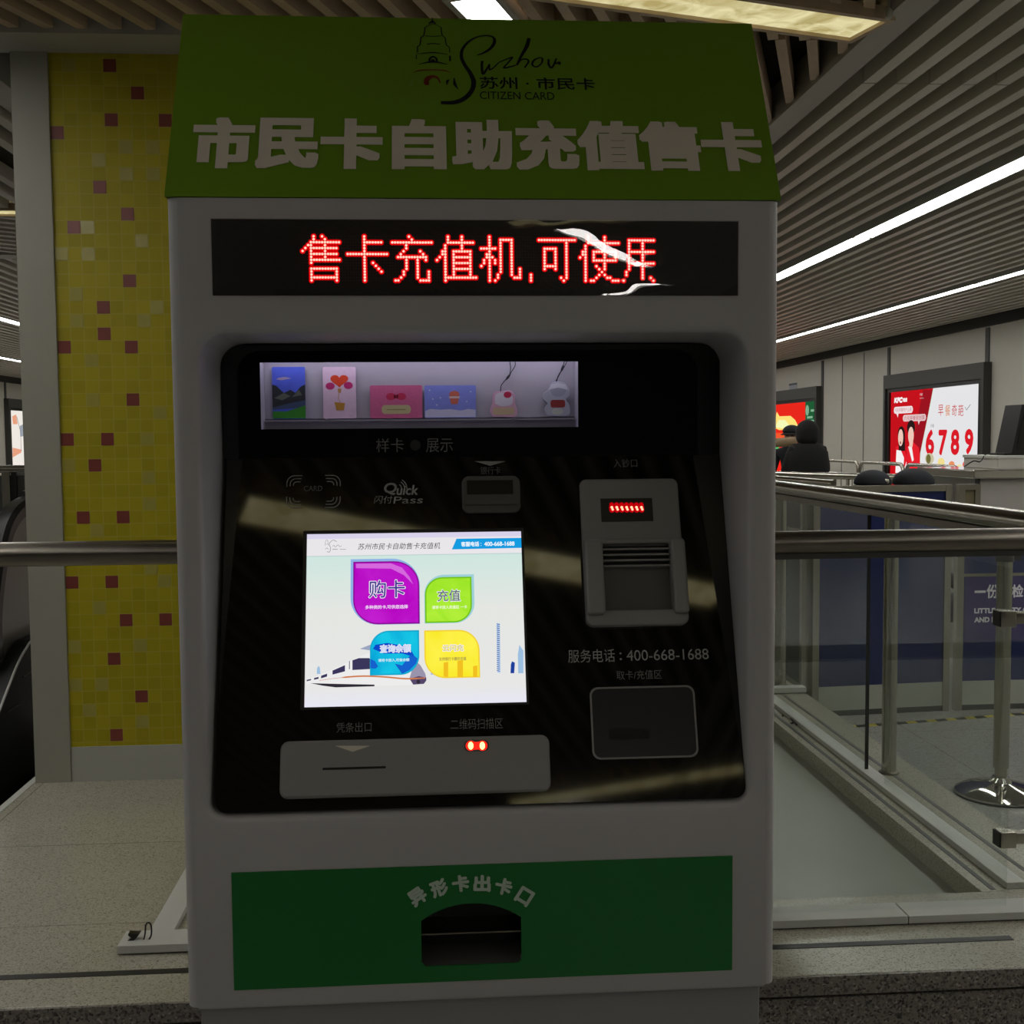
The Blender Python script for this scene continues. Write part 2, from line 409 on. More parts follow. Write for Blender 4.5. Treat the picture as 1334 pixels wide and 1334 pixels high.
# ---- metal slats running the length of the hall, either side
YJ = 4.45
bm = bmesh.new()
L1, L2 = (2.98, .13), (4.98, .10)
x = XB1+.10
while x < 6.35:
    if not any(abs(x-l) < lw/2+.05 for l, lw in (L1, L2)):
        box(bm, (x-.026, YB, ZC), (x+.026, YJ-.006, ZC+.07)); box(bm, (x-.026, YJ+.006, ZC), (x+.026, 8.95, ZC+.07)); box(bm, (x-.026, 8.962, ZC), (x+.026, YF, ZC+.07))
    x += .1325
struct('ceiling_metal_slats', bm, MT['slatm'])
bm = bmesh.new()
x = -1.80
while x > XL+.05:
    if not any(abs(x-l) < .11 for l in (-2.06, -4.72, -6.9)):
        if x > -5.0: box(bm, (x-.026, YB, ZC), (x+.026, 7.0, ZC+.07)); box(bm, (x-.026, 8.9, ZC), (x+.026, YF, ZC+.07))
        else: box(bm, (x-.026, YB, ZC), (x+.026, YF, ZC+.07))
    x -= .1325
struct('ceiling_metal_slats_left', bm, MT['slatm'])
bm = bmesh.new(); slats(bm, -5.0, -1.7, 7.2, 8.72, math.radians(50), .16, .06, ZC+.01, ZC+.12); struct('ceiling_bay_slats', bm, MT['slatm'])
bm = bmesh.new(); box(bm, (XB1, YB, ZC+.09), (XR, YF, ZC+.13)); box(bm, (XL, YB, ZC+.09), (-1.72, 7.0, ZC+.13)); box(bm, (XL, 8.9, ZC+.09), (-1.72, YF, ZC+.13)); struct('ceiling_backing', bm, MT['voidm'])

# ---- lamps
def strip_lamp(x, y0, y1, wd, label, group):
    t = thing('strip_light', label, 'ceiling light', (x, (y0+y1)/2, ZC), group)
    h = wd/2
    bm = bmesh.new(); box(bm, (x-h-.012, y0, ZC-.004), (x-h, y1, ZC+.07)); box(bm, (x+h, y0, ZC-.004), (x+h+.012, y1, ZC+.07)); box(bm, (x-h-.012, y0, ZC+.05), (x+h+.012, y1, ZC+.08))
    box(bm, (x-h, y0, ZC-.004), (x+h, y0+.014, ZC+.06)); box(bm, (x-h, y1-.014, ZC-.004), (x+h, y1, ZC+.06))
    ob('housing', bm, MT['alu'], t)
    ob('diffuser', B((x-h, y0+.015, ZC+.002), (x+h, y1-.015, ZC+.02)), MT['lamp' if y0 > 0 else 'rlamp'], t)
    return t
ys = [-8.9, -6.5, -4.1, -1.7, .7, 3.08, 5.47, 7.86, 10.25, 12.64, 15.03, 17.42, 19.81, 22.2, 24.6, 27]
def run(x, wd, lo, hi, side, group):
    n = 0
    for a, b in zip(ys[:-1], ys[1:]):
        if a >= lo and b <= hi:
            strip_lamp(x, a+.003, b-.003, wd, f'white strip light in {side}', group); n += 1
run(L1[0], L1[1], -6.6, 27, 'the right-side row nearest the wooden ceiling', 'inner right row of strip lights')
run(L2[0], L2[1], -6.6, 27, 'the row along the right wall with the posters', 'outer right row of strip lights')
run(-2.06, .12, -6.6, 5.5, 'the row just left of the white column', 'inner left row of strip lights')
run(-4.72, .12, 7.8, 27, 'the middle row left of the white column', 'middle left row of strip lights')
run(-6.9, .12, -6.6, 27, 'the row along the left wall', 'outer left row of strip lights')
def beam_lamp(name, label, cat, a, b, wd, material, frame, z=ZC, group=None):
    """flat ceiling light box between two points"""
    a, b = Vector((*a, 0)), Vector((*b, 0)); d = (b-a).normalized()
    pl = Plane((a.x, a.y, z), d, (d.y, -d.x, 0)) if False else Plane((a.x, a.y, z), d, (-d.y, d.x, 0))
    L = (b-a).length; h = wd/2
    t = thing(name, label, cat, ((a.x+b.x)/2, (a.y+b.y)/2, z), group)
    bm = bmesh.new()
    for v0, v1 in ((-h-.022, -h), (h, h+.022)): obox(bm, pl, 0, L, v0, v1, -.012, .03)
    obox(bm, pl, -.02, 0, -h-.022, h+.022, -.012, .03); obox(bm, pl, L, L+.02, -h-.022, h+.022, -.012, .03)
    ob('lamp_frame', bm, frame, t)
    bm = bmesh.new(); obox(bm, pl, 0, L, -h, h, 0, .012); ob('light_panel', bm, material, t)
    return t
beam_lamp('light_box', 'glowing yellow stone-patterned light box on the wooden ceiling, running to the grey frame', 'ceiling light', (-1.2, 3.06), (1.475, 3.86), .19, MT['ylamp'], MT['wood'])
beam_lamp('light_box', 'yellow stone-patterned light box overhead, mirrored across the black control panel', 'ceiling light', (-.73, -.37), (1.32, -1.16), .2, MT['ylamp2'], MT['wood'])
beam_lamp('light_box', 'yellow stone-patterned light box mirrored at the foot of the black control panel', 'ceiling light', (.5, -3.96), (1.92, -3.41), .18, MT['ylamp2'], MT['wood'])
beam_lamp('light_box', 'yellow light box seen as a thin bar left of the white column', 'ceiling light', (-4.6, 7.12), (-1.78, 7.08), .16, MT['ylamp'], MT['wood'])
beam_lamp('slot_light', 'short white ceiling panel light just above the green header sign', 'ceiling light', (.14, 3.64), (.245, 3.905), .135, MT['lamp'], MT['band'])
beam_lamp('slot_light', 'white ceiling light mirrored in the red message display', 'ceiling light', (.87, -4.13), (1.72, -5.72), .14, MT['mlamp'], MT['band'])
beam_lamp('slot_light', 'white ceiling light mirrored at the lower edge of the red message display', 'ceiling light', (1.62, -7.62), (2.1, -7.0), .2, MT['mlamp'], MT['band'])
# small white fitting hanging at the end of the yellow light box
p = onZ(1158, 10, ZC-.02); t = thing('ceiling_sensor', 'small white fitting hanging at the end of the yellow light box', 'sensor', (p.x, p.y, ZC))
ob('stem', T([(p.x, p.y, ZC+.05), (p.x, p.y, ZC-.03)], .004, 8), MT['alu'], t)
ob('sensor_head', lathe(bmesh.new(), (p.x, p.y, ZC-.055), [(.006, 0), (.011, .004), (.012, .025), (.006, .034)], 16), MT['alu'], t, True)

# ---- stone ledge, platform, curb, recessed floor
bm = bmesh.new()
box(bm, (-2.4, 2.515, ZP-.045), (2.0, 2.95, ZP), .004)
struct('trim_6', bm, MT['terr'])
bm = bmesh.new(); box(bm, (-2.4, 2.55, 0), (2.0, 2.95, ZP-.045)); box(bm, (-2.4, 2.52, 0), (2.0, 2.551, ZP-.056)); struct('wall_ledge', bm, MT['granite'])
bm = bmesh.new(); box(bm, (-2.4, 2.508, ZP-.0445), (2.0, 2.5155, ZP-.0015)); struct('trim_7', bm, MT['granite'])
bm = bmesh.new(); box(bm, (-1.45, 2.95, .12), (-.62, 5.6, ZP)); struct('floor_platform', bm, MT['terr2'])
struct('floor_recess', B((-.62, 2.95, .1), (1.47, 6.4, .205)), MT['inner'])
bm = bmesh.new(); box(bm, (1.47, 2.95, 0), (1.78, 6.4, ZP), .003); struct('trim_8', bm, MT['terr'])
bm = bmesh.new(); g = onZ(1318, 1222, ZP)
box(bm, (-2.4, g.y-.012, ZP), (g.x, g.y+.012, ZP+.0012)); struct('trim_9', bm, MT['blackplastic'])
bm = bmesh.new(); box(bm, (1.50, 2.96, ZP), (1.515, 6.4, ZP+.001)); box(bm, (1.655, 2.96, ZP), (1.67, 6.4, ZP+.001)); struct('trim_10', bm, MT['frame'])
bm = bmesh.new(); box(bm, (-1.475, 2.95, .1), (-1.45, 7.5, ZP+.004)); struct('trim_11', bm, MT['alu'])
struct('wall_pit', B((-4.2, 2.95, -1.2), (-1.475, 8.0, -1.1)), MT['pit'])
bm = bmesh.new(); box(bm, (-1.475, 2.95, -1.2), (-1.46, 8, .1)); box(bm, (-4.2, 7.9, -1.2), (-1.475, 8.0, 0)); box(bm, (-4.2, 2.95, -1.2), (-4.1, 8, 0)); struct('wall_pit_side', bm, MT['pit'])

# ---- tiled column
def tile_material():
    M = mat('mosaic_tiles', (.55, .45, .02), .42, ior=1.32); nt = M.node_tree; b = nt.nodes['Principled BSDF']
    tc = nt.nodes.new('ShaderNodeTexCoord'); br = nt.nodes.new('ShaderNodeTexBrick'); br.offset = 0; br.squash = 1
    br.inputs['Scale'].default_value = 1; br.inputs['Brick Width'].default_value = TILE; br.inputs['Row Height'].default_value = TILE; br.inputs['Mortar Size'].default_value = .0016
    br.inputs['Color1'].default_value = (.335, .285, .008, 1); br.inputs['Color2'].default_value = (.39, .33, .010, 1); br.inputs['Mortar'].default_value = (.39, .335, .05, 1)
    sp_ = nt.nodes.new('ShaderNodeSeparateXYZ'); cb = nt.nodes.new('ShaderNodeCombineXYZ')
    nt.links.new(tc.outputs['Object'], sp_.inputs[0]); nt.links.new(sp_.outputs[0], cb.inputs[0]); nt.links.new(sp_.outputs[2], cb.inputs[1]); nt.links.new(cb.outputs[0], br.inputs['Vector'])
    nt.links.new(br.outputs['Color'], b.inputs['Base Color'])
    n = nt.nodes.new('ShaderNodeTexNoise'); n.inputs['Scale'].default_value = 16; n.inputs['Detail'].default_value = 1; nt.links.new(tc.outputs['Object'], n.inputs['Vector'])
    bp = nt.nodes.new('ShaderNodeBump'); bp.inputs['Strength'].default_value = .35; bp.inputs['Distance'].default_value = .004
    nt.links.new(n.outputs['Fac'], bp.inputs['Height']); nt.links.new(bp.outputs[0], b.inputs['Normal'])
    return M
CYF = 4.23; TILE = .0468
TX0 = -1.322; TZ1 = 2.842   # first tile column / top of the tiles
col = bpy.data.objects.new('column', None); COL.objects.link(col); col.location = (TX0, CYF, TZ1); col['kind'] = 'structure'
zb = onY(95, 973, CYF).z
ob('corner_post', B((-1.448, CYF-.012, ZP), (TX0, CYF+.9, ZC+.14)), MT['colwhite'], col)
ob('tile_panel', B((TX0, CYF, zb), (-.35, CYF+.88, ZC+.14)), tile_material(), col)
ob('column_base', B((TX0+.002, CYF-.006, ZP), (-.35, CYF+.88, zb)), MT['colbase'], col)
RED = mat('red_tile', (.20, .045, .034), .3); PALE = mat('pale_tile', (.37, .325, .07), .25)
def tiles(pts, material, nm):
    bm = bmesh.new(); seen = set()
    for x, y in pts:
        p = onY(x, y, CYF); i = round((p.x-TX0)/TILE-.5); j = round((TZ1-p.z)/TILE-.5)
        if (i, j) in seen or i < 0: continue
        seen.add((i, j)); x0 = TX0+i*TILE; z1 = TZ1-j*TILE
        box(bm, (x0+.0012, CYF-.0012, z1-TILE+.0012), (x0+TILE-.0012, CYF+.002, z1-.0012))
    ob(nm, bm, material, col)
tiles([(135, 83), (187, 118), (138, 150), (218, 152), (72, 165), (124, 249), (175, 282), (94, 298), (161, 363), (129, 395), (130, 428), (82, 460), (180, 460), (166, 524), (86, 573), (134, 573), (119, 604), (105, 668), (153, 668), (92, 763), (140, 762), (173, 809), (221, 808), (142, 857), (176, 903), (145, 950)], RED, 'red_tile')
tiles([(85, 80), (172, 184), (110, 299), (157, 233), (206, 233), (177, 314), (82, 332), (108, 331), (205, 200), (124, 200), (96, 378), (195, 411), (210, 395), (95, 411), (115, 476), (116, 525), (199, 572), (213, 541), (87, 605), (185, 620), (200, 651), (122, 698), (189, 746), (220, 761), (125, 795), (94, 842), (191, 842), (96, 890), (127, 890), (112, 920), (193, 935)], PALE, 'pale_tile')

# ================================================================ THE KIOSK
K = thing('vending_kiosk', 'tall grey self-service card kiosk with green header sign and lit touch screen', 'kiosk', (.0735, 2.05, 0))
KX0, KX1, KZ0, KZ1 = -.379, .526, .638, 1.851
open_lp = rrect(-.338, .480, .938, 1.656, (.022, .022, .04, .04))
slot_u = [FRONT.uv(549, 1225)[0], FRONT.uv(679, 1225)[0]]; sz0 = FRONT.uv(615, 1256)[1]; sz1 = FRONT.uv(615, 1176)[1]; szs = FRONT.uv(549, 1199)[1]
def arch(u0, u1, v0, vs, v1, n=14):
    lp = [(u0+.006, v0), (u1-.006, v0), (u1, v0+.006)]
    uc = (u0+u1)/2; hw = (u1-u0)/2; s = v1-vs; R_ = (hw*hw+s*s)/(2*s); cv = v1-R_
    a = math.asin(hw/R_)
    for k in range(n+1):
        t = a - 2*a*k/n; lp.append((uc+R_*math.sin(t), cv+R_*math.cos(t)))
    lp.append((u0, v0+.006)); return lp
slot_lp = arch(slot_u[0], slot_u[1], sz0, szs, sz1)
def shell(bm, hole, u0, u1, v0, v1, counts, fr, depth):
    """front wall with one hole: planar face, filleted hole rim, hole sides; counts = hole points that belong to each corner (bl, br, tr, tl)"""
    n = len(hole); corner = []
    for c_, k in zip(((u0, v0), (u1, v0), (u1, v1), (u0, v1)), counts): corner += [c_]*k
    rings = []
    for a in [math.radians(x) for x in (0, 30, 60, 90)]:
        lp = inset(hole, -fr*(1-math.sin(a))) if fr else hole
        d = fr*(1-math.cos(a))
        rings.append([bm.verts.new(FRONT.at(x, y, -d)) for x, y in lp])
    rings = rings if fr else rings[:1]
    rings.append([bm.verts.new(FRONT.at(x, y, -depth)) for x, y in hole])
    cv = {c_: bm.verts.new(FRONT.at(c_[0], c_[1], 0)) for c_ in set(corner)}
    for i in range(n):
        j = (i+1) % n
        f_ = [cv[corner[i]], cv[corner[j]], rings[0][j], rings[0][i]]
        if corner[i] == corner[j]: f_ = f_[1:]
        bm.faces.new(f_)
        for a, b in zip(rings[:-1], rings[1:]): bm.faces.new((a[i], a[j], b[j], b[i]))
FR = .017; ZM = .895
bm = bmesh.new()
shell(bm, open_lp, KX0+FR, KX1-FR, ZM, KZ1, (7, 7, 7, 7), .012, .20)
sl = inset(slot_lp, -.006); na_ = len(sl)
order = sl[3:] + sl[:3]                       # arch runs from the right shoulder round to the left one
ks = (2, 2, (na_-4)//2, na_-4-(na_-4)//2)
lo_ = [sl[-1], sl[0], sl[1], sl[2]] + sl[3:-1]
shell(bm, lo_, KX0+FR, KX1-FR, KZ0+.006, ZM, ks, 0, .03)
for s_, xe in ((1, KX0), (-1, KX1)):
    prof = [(xe+s_*FR*(1-math.sin(a)), 1.72+FR*(1-math.cos(a))) for a in [math.radians(x) for x in (0, 22, 45, 68, 90)]] + [(xe, 1.98)]
    for (xa_, ya_), (xb_, yb_) in zip(prof[:-1], prof[1:]):
        bm.faces.new([bm.verts.new(p_) for p_ in ((xa_, ya_, KZ0+.006), (xb_, yb_, KZ0+.006), (xb_, yb_, KZ1), (xa_, ya_, KZ1))])
prof = [(1.72, KZ0+.006), (1.722, KZ0+.002), (1.726, KZ0), (1.98, KZ0)]
for (ya_, za_), (yb_, zb_) in zip(prof[:-1], prof[1:]):
    bm.faces.new([bm.verts.new(p_) for p_ in ((KX0+FR, ya_, za_), (KX1-FR, ya_, za_), (KX1-FR, yb_, zb_), (KX0+FR, yb_, zb_))])
bm.faces.new([bm.verts.new(p_) for p_ in ((KX0+FR, 1.72, KZ1), (KX1-FR, 1.72, KZ1), (KX1, 1.737, KZ1), (KX1, 1.98, KZ1), (KX0, 1.98, KZ1), (KX0, 1.737, KZ1))])
bm.faces.new([bm.verts.new(p_) for p_ in ((KX0+FR, 1.726, KZ0+.0005), (KX1-FR, 1.726, KZ0+.0005), (KX1, 1.737, KZ0+.006), (KX1, 1.98, KZ0+.0005), (KX0, 1.98, KZ0+.0005), (KX0, 1.737, KZ0+.006))])
bmesh.ops.remove_doubles(bm, verts=bm.verts[:], dist=.00005)
ob('front_shell', bm, MT['paint'], K, True)
ob('cabinet', B((KX0+.001, 1.972, KZ0+.001), (KX1-.001, 2.38, KZ1-.001), .004), MT['paint'], K)
ob('plinth', B((-.362, 1.735, 0), (.506, 2.36, KZ0+.004), .004), MT['plinth'], K)
# header sign: a wedge whose sloping face carries the lettering
SL = SIGN.v; STOP = SIGN.at(0, .3575)
bm = bmesh.new()
prof = [(1.718, KZ1+.001), (STOP.y, STOP.z), (STOP.y+.012, STOP.z), (1.99, STOP.z-.02), (2.30, KZ1+.001)]
va = [bm.verts.new((KX0-.001, y, z)) for y, z in prof]; vb = [bm.verts.new((KX1+.001, y, z)) for y, z in prof]
bm.faces.new(va); bm.faces.new(vb[::-1])
for i in range(5): bm.faces.new((va[i], vb[i], vb[(i+1) % 5], va[(i+1) % 5]))
S = ob('header_sign', bm, MT['sign'], K)
pxs = [(250, 332), (333, 416), (417, 499), (508, 582), (588, 668), (671, 754), (752, 837), (833, 913), (913, 993)]
for ch, (a, b) in zip('市民卡自助充值售卡', pxs):
    yt = 153 + 7*(a-250)/740; yb = 220 + 4*(a-250)/740
    if ch in '自': a += 2
    ob_ = pxtext('title_lettering', ch, SIGN, a, yt, b, yb, MT['white'], S, bold=.0062, boldv=.0040, n=.0008, square=True)
# logo: brush-written name, pagoda and small lettering
def S2(x, y): return SIGN.uv(500 + x/4.447, 10 + y/4.447)     # points read off a 4.447x detail
def lg(nm, strokes, material):
    lps = []
    for pts, ws in strokes:
        sp_ = spline([S2(*p) for p in pts], 7)
        if isinstance(ws, (int, float)): w_ = 1.3*ws/4.447/870
        else:
            xs = np.linspace(0, len(ws)-1, len(sp_)); w_ = list(np.interp(xs, range(len(ws)), ws)*1.15/4.447/870)
        lps += stroke(sp_, w_)
    decal(nm, SIGN, lps, .0007, material, S)
lg('logo_script', [
    ([(540, 277), (575, 265), (615, 240), (640, 205), (635, 175), (595, 163), (540, 172), (490, 200), (455, 245), (450, 290), (470, 335), (500, 380), (520, 430), (510, 480), (470, 525), (410, 550), (330, 552)], [6, 12, 16, 18, 12, 9, 9, 12, 16, 18, 20, 22, 26, 24, 26, 26, 20]),
    ([(570, 310), (568, 345), (575, 385), (600, 350), (612, 330), (612, 360), (632, 352), (668, 318)], [14, 14, 16, 9, 8, 10, 8, 6]),
    ([(668, 318), (712, 300), (745, 290), (722, 318), (695, 350), (730, 345), (765, 335)], [6, 8, 10, 8, 10, 10, 7]),
    ([(842, 178), (828, 225), (800, 275), (770, 335), (795, 305), (825, 300), (838, 315), (815, 350)], [20, 22, 16, 9, 8, 11, 11, 9]),
    ([(905, 290), (872, 305), (860, 332), (885, 345), (912, 325), (918, 298), (900, 290)], [8, 11, 11, 9, 9, 11, 8]),
    ([(955, 300), (955, 330), (972, 350), (990, 320), (1000, 295), (992, 325), (1018, 318), (1016, 332)], [12, 13, 12, 9, 9, 8, 12, 12])], MT['ink'])
lg('logo_pagoda', [
    ([(262, 95), (282, 80), (300, 95)], 8), ([(281, 60), (282, 90)], [4, 10]),
    ([(238, 115), (285, 97), (332, 115)], 3), ([(238, 115), (232, 160), (214, 175)], 6), ([(332, 115), (338, 160), (356, 175)], 5), ([(238, 165), (285, 168), (332, 165)], 4),
    ([(214, 175), (210, 215), (195, 228)], 6), ([(356, 175), (362, 215), (378, 230)], 5), ([(250, 213), (285, 210), (325, 213)], 5),
    ([(195, 228), (195, 262)], 6), ([(380, 230), (382, 262)], 4), ([(190, 270), (285, 262), (370, 272)], [3, 8, 3]), ([(188, 275), (188, 300)], 5), ([(383, 280), (384, 312)], 9),
    ([(200, 330), (285, 315), (370, 330)], [3, 12, 3]), ([(264, 312), (268, 295), (285, 286), (303, 295), (308, 312)], 10), ([(275, 308), (295, 308)], 14),
    ([(365, 450), (368, 428), (380, 418)], [4, 16, 4]), ([(408, 408), (412, 445), (432, 475)], [5, 18, 3])], MT['ink'])
lg('logo_roof_line', [([(168, 378), (210, 365), (285, 362), (350, 366), (390, 378)], [3, 9, 7, 9, 3]), ([(240, 445), (252, 415), (280, 400), (310, 408), (328, 440)], [18, 30, 18, 12, 6]), ([(236, 440), (262, 438)], 26)], MT['redink'])
lg('logo_eaves', [([(140, 470), (160, 440), (165, 408)], [3, 14, 3]), ([(195, 415), (212, 428), (205, 445)], [3, 10, 4])], MT['palegreen'])
pxtext('logo_lettering', '苏州 · 市民卡', SIGN, 625, 101, 775, 117, MT['ink'], S, n=.0007, bold=.0004)
pxtext('logo_lettering', 'CITIZEN CARD', SIGN, 625, 120, 722, 130, MT['ink'], S, n=.0007)

# red message display
Dp = plate('message_display', FRONT, [[(-.3145, 1.7105), (.462, 1.7105), (.462, 1.8205), (-.3145, 1.8205)]], -.002, .001, MT['blackplastic'], K)
GLY = {
 '售': {0: [4, 7], 1: [4, 8], 2: '3-13', 3: [2, 3, 8], 4: '1,3-12', 5: [0, 3, 8], 6: '3-12', 7: [3, 8], 8: '3-13', 9: [3], 11: '3-12', 12: [3, 12], 13: [3, 12], 14: '3-12', 15: [3, 12]},
 '卡': {**{r: [6] for r in range(16)}, 2: '6-12', 6: '0-14', 9: [6, 9], 10: [6, 10], 11: [6, 11], 12: [6, 12]},
 '充': {0: [6], 1: [7], 2: '0-14', 3: [5], 4: [5], 5: [4, 10], 6: [3, 11], 7: '2-12', 8: [5, 9, 12], 9: [5, 9], 10: [5, 9], 11: [5, 9], 12: [4, 9, 13], 13: [4, 9, 13], 14: [3, 9, 13], 15: '1-2,10-13'},
 '值': {0: [4, 9], 1: [4, 9], 2: '4-13', 3: [3, 9], 4: [3, 9], 5: '2-3,6-12', 6: [2, 3, 6, 12], 7: '1,3,6-12', 8: [0, 3, 6, 12], 9: '3,6-12', 10: [3, 6, 12], 11: '3,6-12', 12: [3, 6, 12], 13: [3, 6, 12], 14: '3-14', 15: [3]},
 '机': {0: [3], 1: '3,7-11', 2: [3, 7, 11], 3: [3, 7, 11], 4: '0-5,7,11', 5: [3, 7, 11], 6: [2, 3, 7, 11], 7: [2, 3, 4, 7, 11], 8: [1, 3, 5, 7, 11], 9: [1, 3, 5, 7, 11], 10: [0, 3, 7, 11], 11: [3, 7, 11, 14], 12: [3, 7, 11, 14], 13: [3, 6, 11, 14], 14: '3,6,12-14', 15: [3, 5]},
 ',': {13: [2], 14: [2], 15: [2]},
 '可': {1: '0-13', **{r: [10] for r in (2, 3, 12, 13)}, 4: '2-6,10', **{r: [2, 6, 10] for r in (5, 6, 7, 8, 9, 11)}, 10: '2-6,10', 14: [8, 10], 15: [9]},
 '使': {0: [3, 9], 1: [3, 9], 2: '3-14', 3: [2, 9], 4: [2, 9], 5: '1-2,5-13', 6: [1, 2, 5, 9, 13], 7: [0, 2, 5, 9, 13], 8: '2,5-13', 9: [2, 9], 10: [2, 6, 9], 11: [2, 7, 9], 12: [2, 8], 13: [2, 7, 9], 14: '2,6,10-11', 15: '2,4-5,12-14'},
 '用': {1: '2-11', **{r: [2, 7] for r in (2, 3, 4, 6, 7, 8, 10, 11)}, 5: '2-11', 9: '2-11', 12: [1, 7], 13: [1, 7], 14: [7, 10], 15: [0, 11]},
}
lit = set()
for ch, c0 in zip('售卡充值机,可使用', (0, 16, 32, 48, 64, 80, 85, 100, 116)):
    for r, s in GLY[ch].items():
        if isinstance(s, str):
            cs = []
            for q in s.split(','):
                a = q.split('-'); cs += range(int(a[0]), int(a[-1])+1)
        else: cs = s
        for c in cs: lit.add((c0+c, r))
u0, v1 = FRONT.uv(394, 308); u9, v9 = FRONT.uv(851, 366)
pu, pv = (u9-u0)/127, (v1-v9)/15
def ngon(u, v, r, n=8): return [(u+r*math.cos(2*math.pi*k/n), v+r*math.sin(2*math.pi*k/n)) for k in range(n)]
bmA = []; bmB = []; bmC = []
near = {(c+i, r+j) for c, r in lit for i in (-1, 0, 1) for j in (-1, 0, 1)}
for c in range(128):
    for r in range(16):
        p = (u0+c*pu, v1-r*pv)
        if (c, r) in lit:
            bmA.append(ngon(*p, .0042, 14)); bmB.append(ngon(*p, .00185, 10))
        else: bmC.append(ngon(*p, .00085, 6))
decal('dot_glow', FRONT, bmA, .0016, emit('led_glow_red', (1, .0, .002), .95), Dp)  # oversized red discs paint the glow spreading round each lit LED
decal('dot_cores', FRONT, bmB, .0019, emit('led_core', (1.0, .60, .46), 1.6), Dp)
decal('unlit_dots', FRONT, bmC, .0016, mat('led_unlit', (.13, .085, .085), .5), Dp)
plate('display_window', FRONT, [[(-.3145, 1.7105), (.462, 1.7105), (.462, 1.8205), (-.3145, 1.8205)]], .0070, .0071, MT['ledglass'], Dp)

# upper black panel with the sample window
wu0, wu1, wv0, wv1 = -.275, .2425, 1.5175, 1.625
U = plate('upper_panel', UPPER, [rrect(-.336, .479, 1.470, 1.653, (0, 0, .03, .03)), [(wu0, wv0), (wu1, wv0), (wu1, wv1), (wu0, wv1)]], -.004, 0, MT['blackglass'], K)
bm = bmesh.new(); DB = 1.953
box(bm, (wu0-.012, DB, wv0-.012), (wu1+.012, DB+.002, wv1+.022)); box(bm, (wu0-.013, 1.8995, wv0-.012), (wu0-.001, DB, wv1+.022)); box(bm, (wu1+.001, 1.8995, wv0-.012), (wu1+.012, DB, wv1+.022))
box(bm, (wu0-.012, 1.8995, wv0-.013), (wu1+.012, DB, wv0-.001)); box(bm, (wu0-.012, 1.8995, wv1+.02), (wu1+.012, DB, wv1+.022))
ob('display_case', bm, mat('case_white', (.50, .48, .53), .6), K)
ob('case_lamp', B((wu0, 1.905, wv1+.012), (wu1, 1.93, wv1+.016)), emit('case_light', (.86, .80, 1.0), 3.0), K)
bm = bmesh.new(); SH = 1.5345
for i in range(5):
    a = wu0+.002 + i*(wu1-wu0)/5; box(bm, (a, 1.930, SH-.0015), (a+(wu1-wu0)/5-.004, DB, SH)); box(bm, (a, 1.930, SH-.004), (a+(wu1-wu0)/5-.004, 1.9315, SH))
ob('card_shelf', bm, mat('shelf_acrylic', (.42, .41, .45), .3), K)
plate('case_glass', UPPER, [[(wu0, wv0), (wu1, wv0), (wu1, wv1), (wu0, wv1)]], -.0025, -.0015, MT['clear'], K)
pxtext('panel_lettering', '样卡', UPPER, 490, 571, 526, 589, MT['print2'], U)
pxtext('panel_lettering', '展示', UPPER, 555, 571, 590, 589, MT['print2'], U)
c = UPPER.uv(541, 580); plate('lock_knob', UPPER, [ellipse(*c, .009, .009)], 0, .003, MT['blackplastic'], U, .0008)

# tilted black control panel
PU0, PU1, PL = -.331, .4795, .5581
F = plate('control_panel', PANEL, [rrect(PU0, PU1, .002, PL, (.018, .018, 0, 0))], -.008, 0, MT['blackglass'], K, .0008, 1)
def ptext(s, x0, y0, x1, y1, m_='print2', **k): return pxtext('panel_lettering', s, PANEL, x0, y0, x1, y1, MT[m_], F, **k)
ptext('银行卡', 626, 608, 652, 618); ptext('入钞口', 799, 598, 830, 609)
ptext('服务电话', 740, 846, 801, 863, 'print'); ptext(':', 807, 850, 810, 860, 'print'); ptext('400-668-1688', 816, 846, 923, 860, 'print')
ptext('取卡/充值区', 803, 873, 862, 885); ptext('凭条出口', 438, 941, 484, 954); ptext('二维码扫描区', 587, 936, 655, 950)
# contactless mark: nested corner brackets round the word CARD
lps = []
a = PANEL.uv(374, 620); b = PANEL.uv(443, 661); mu, mv = (a[0]+b[0])/2, (a[1]+b[1])/2; hu, hv = (b[0]-a[0])/2, (a[1]-b[1])/2
for k in range(3):
    h1, h2, rr = hu-.0052*k, hv-.0052*k, .0125-.0036*k
    for su in (-1, 1):
        for sv in (-1, 1):
            cu_, cv_ = mu+su*(h1-rr), mv+sv*(h2-rr)
            pts = [(cu_-su*(.012-.003*k), mv+sv*h2)] + [(cu_+su*rr*math.sin(t_a), cv_+sv*rr*math.cos(t_a)) for t_a in np.linspace(0, math.pi/2, 7)] + [(mu+su*h1, cv_-sv*(.006-.0025*k))]
            lps += stroke(pts, .0013)
decal('contactless_mark', PANEL, lps, .0006, MT['print'], F)
ptext('CARD', 396, 633, 420, 640, 'print2')
lps = []
q = PANEL.uv(525, 633)
pxtext('quick_lettering', 'Q', PANEL, 500, 629, 517, 645, MT['print'], F, bold=.0006, shear=.15); pxtext('quick_lettering', 'uick', PANEL, 517, 632, 545, 645, MT['print'], F, bold=.0005, shear=.15)
ptext('闪付', 488, 646, 511, 656, 'print', shear=.15); ptext('Pass', 513, 647, 551, 656, 'print', shear=.15)
for i, r in enumerate((5, 9, 12)):
    c = (518, 636); lps += stroke([PANEL.uv(c[0]+r*math.cos(t), c[1]-r*math.sin(t)) for t in np.linspace(-.1, 1.1, 7)], .0014)
decal('wave_mark', PANEL, lps, .0006, MT['print'], F)
def tri(x0, x1, y0, y1, pl): return [pl.uv(x0, y0), pl.uv(x1, y0), pl.uv((x0+x1)/2, y1)]
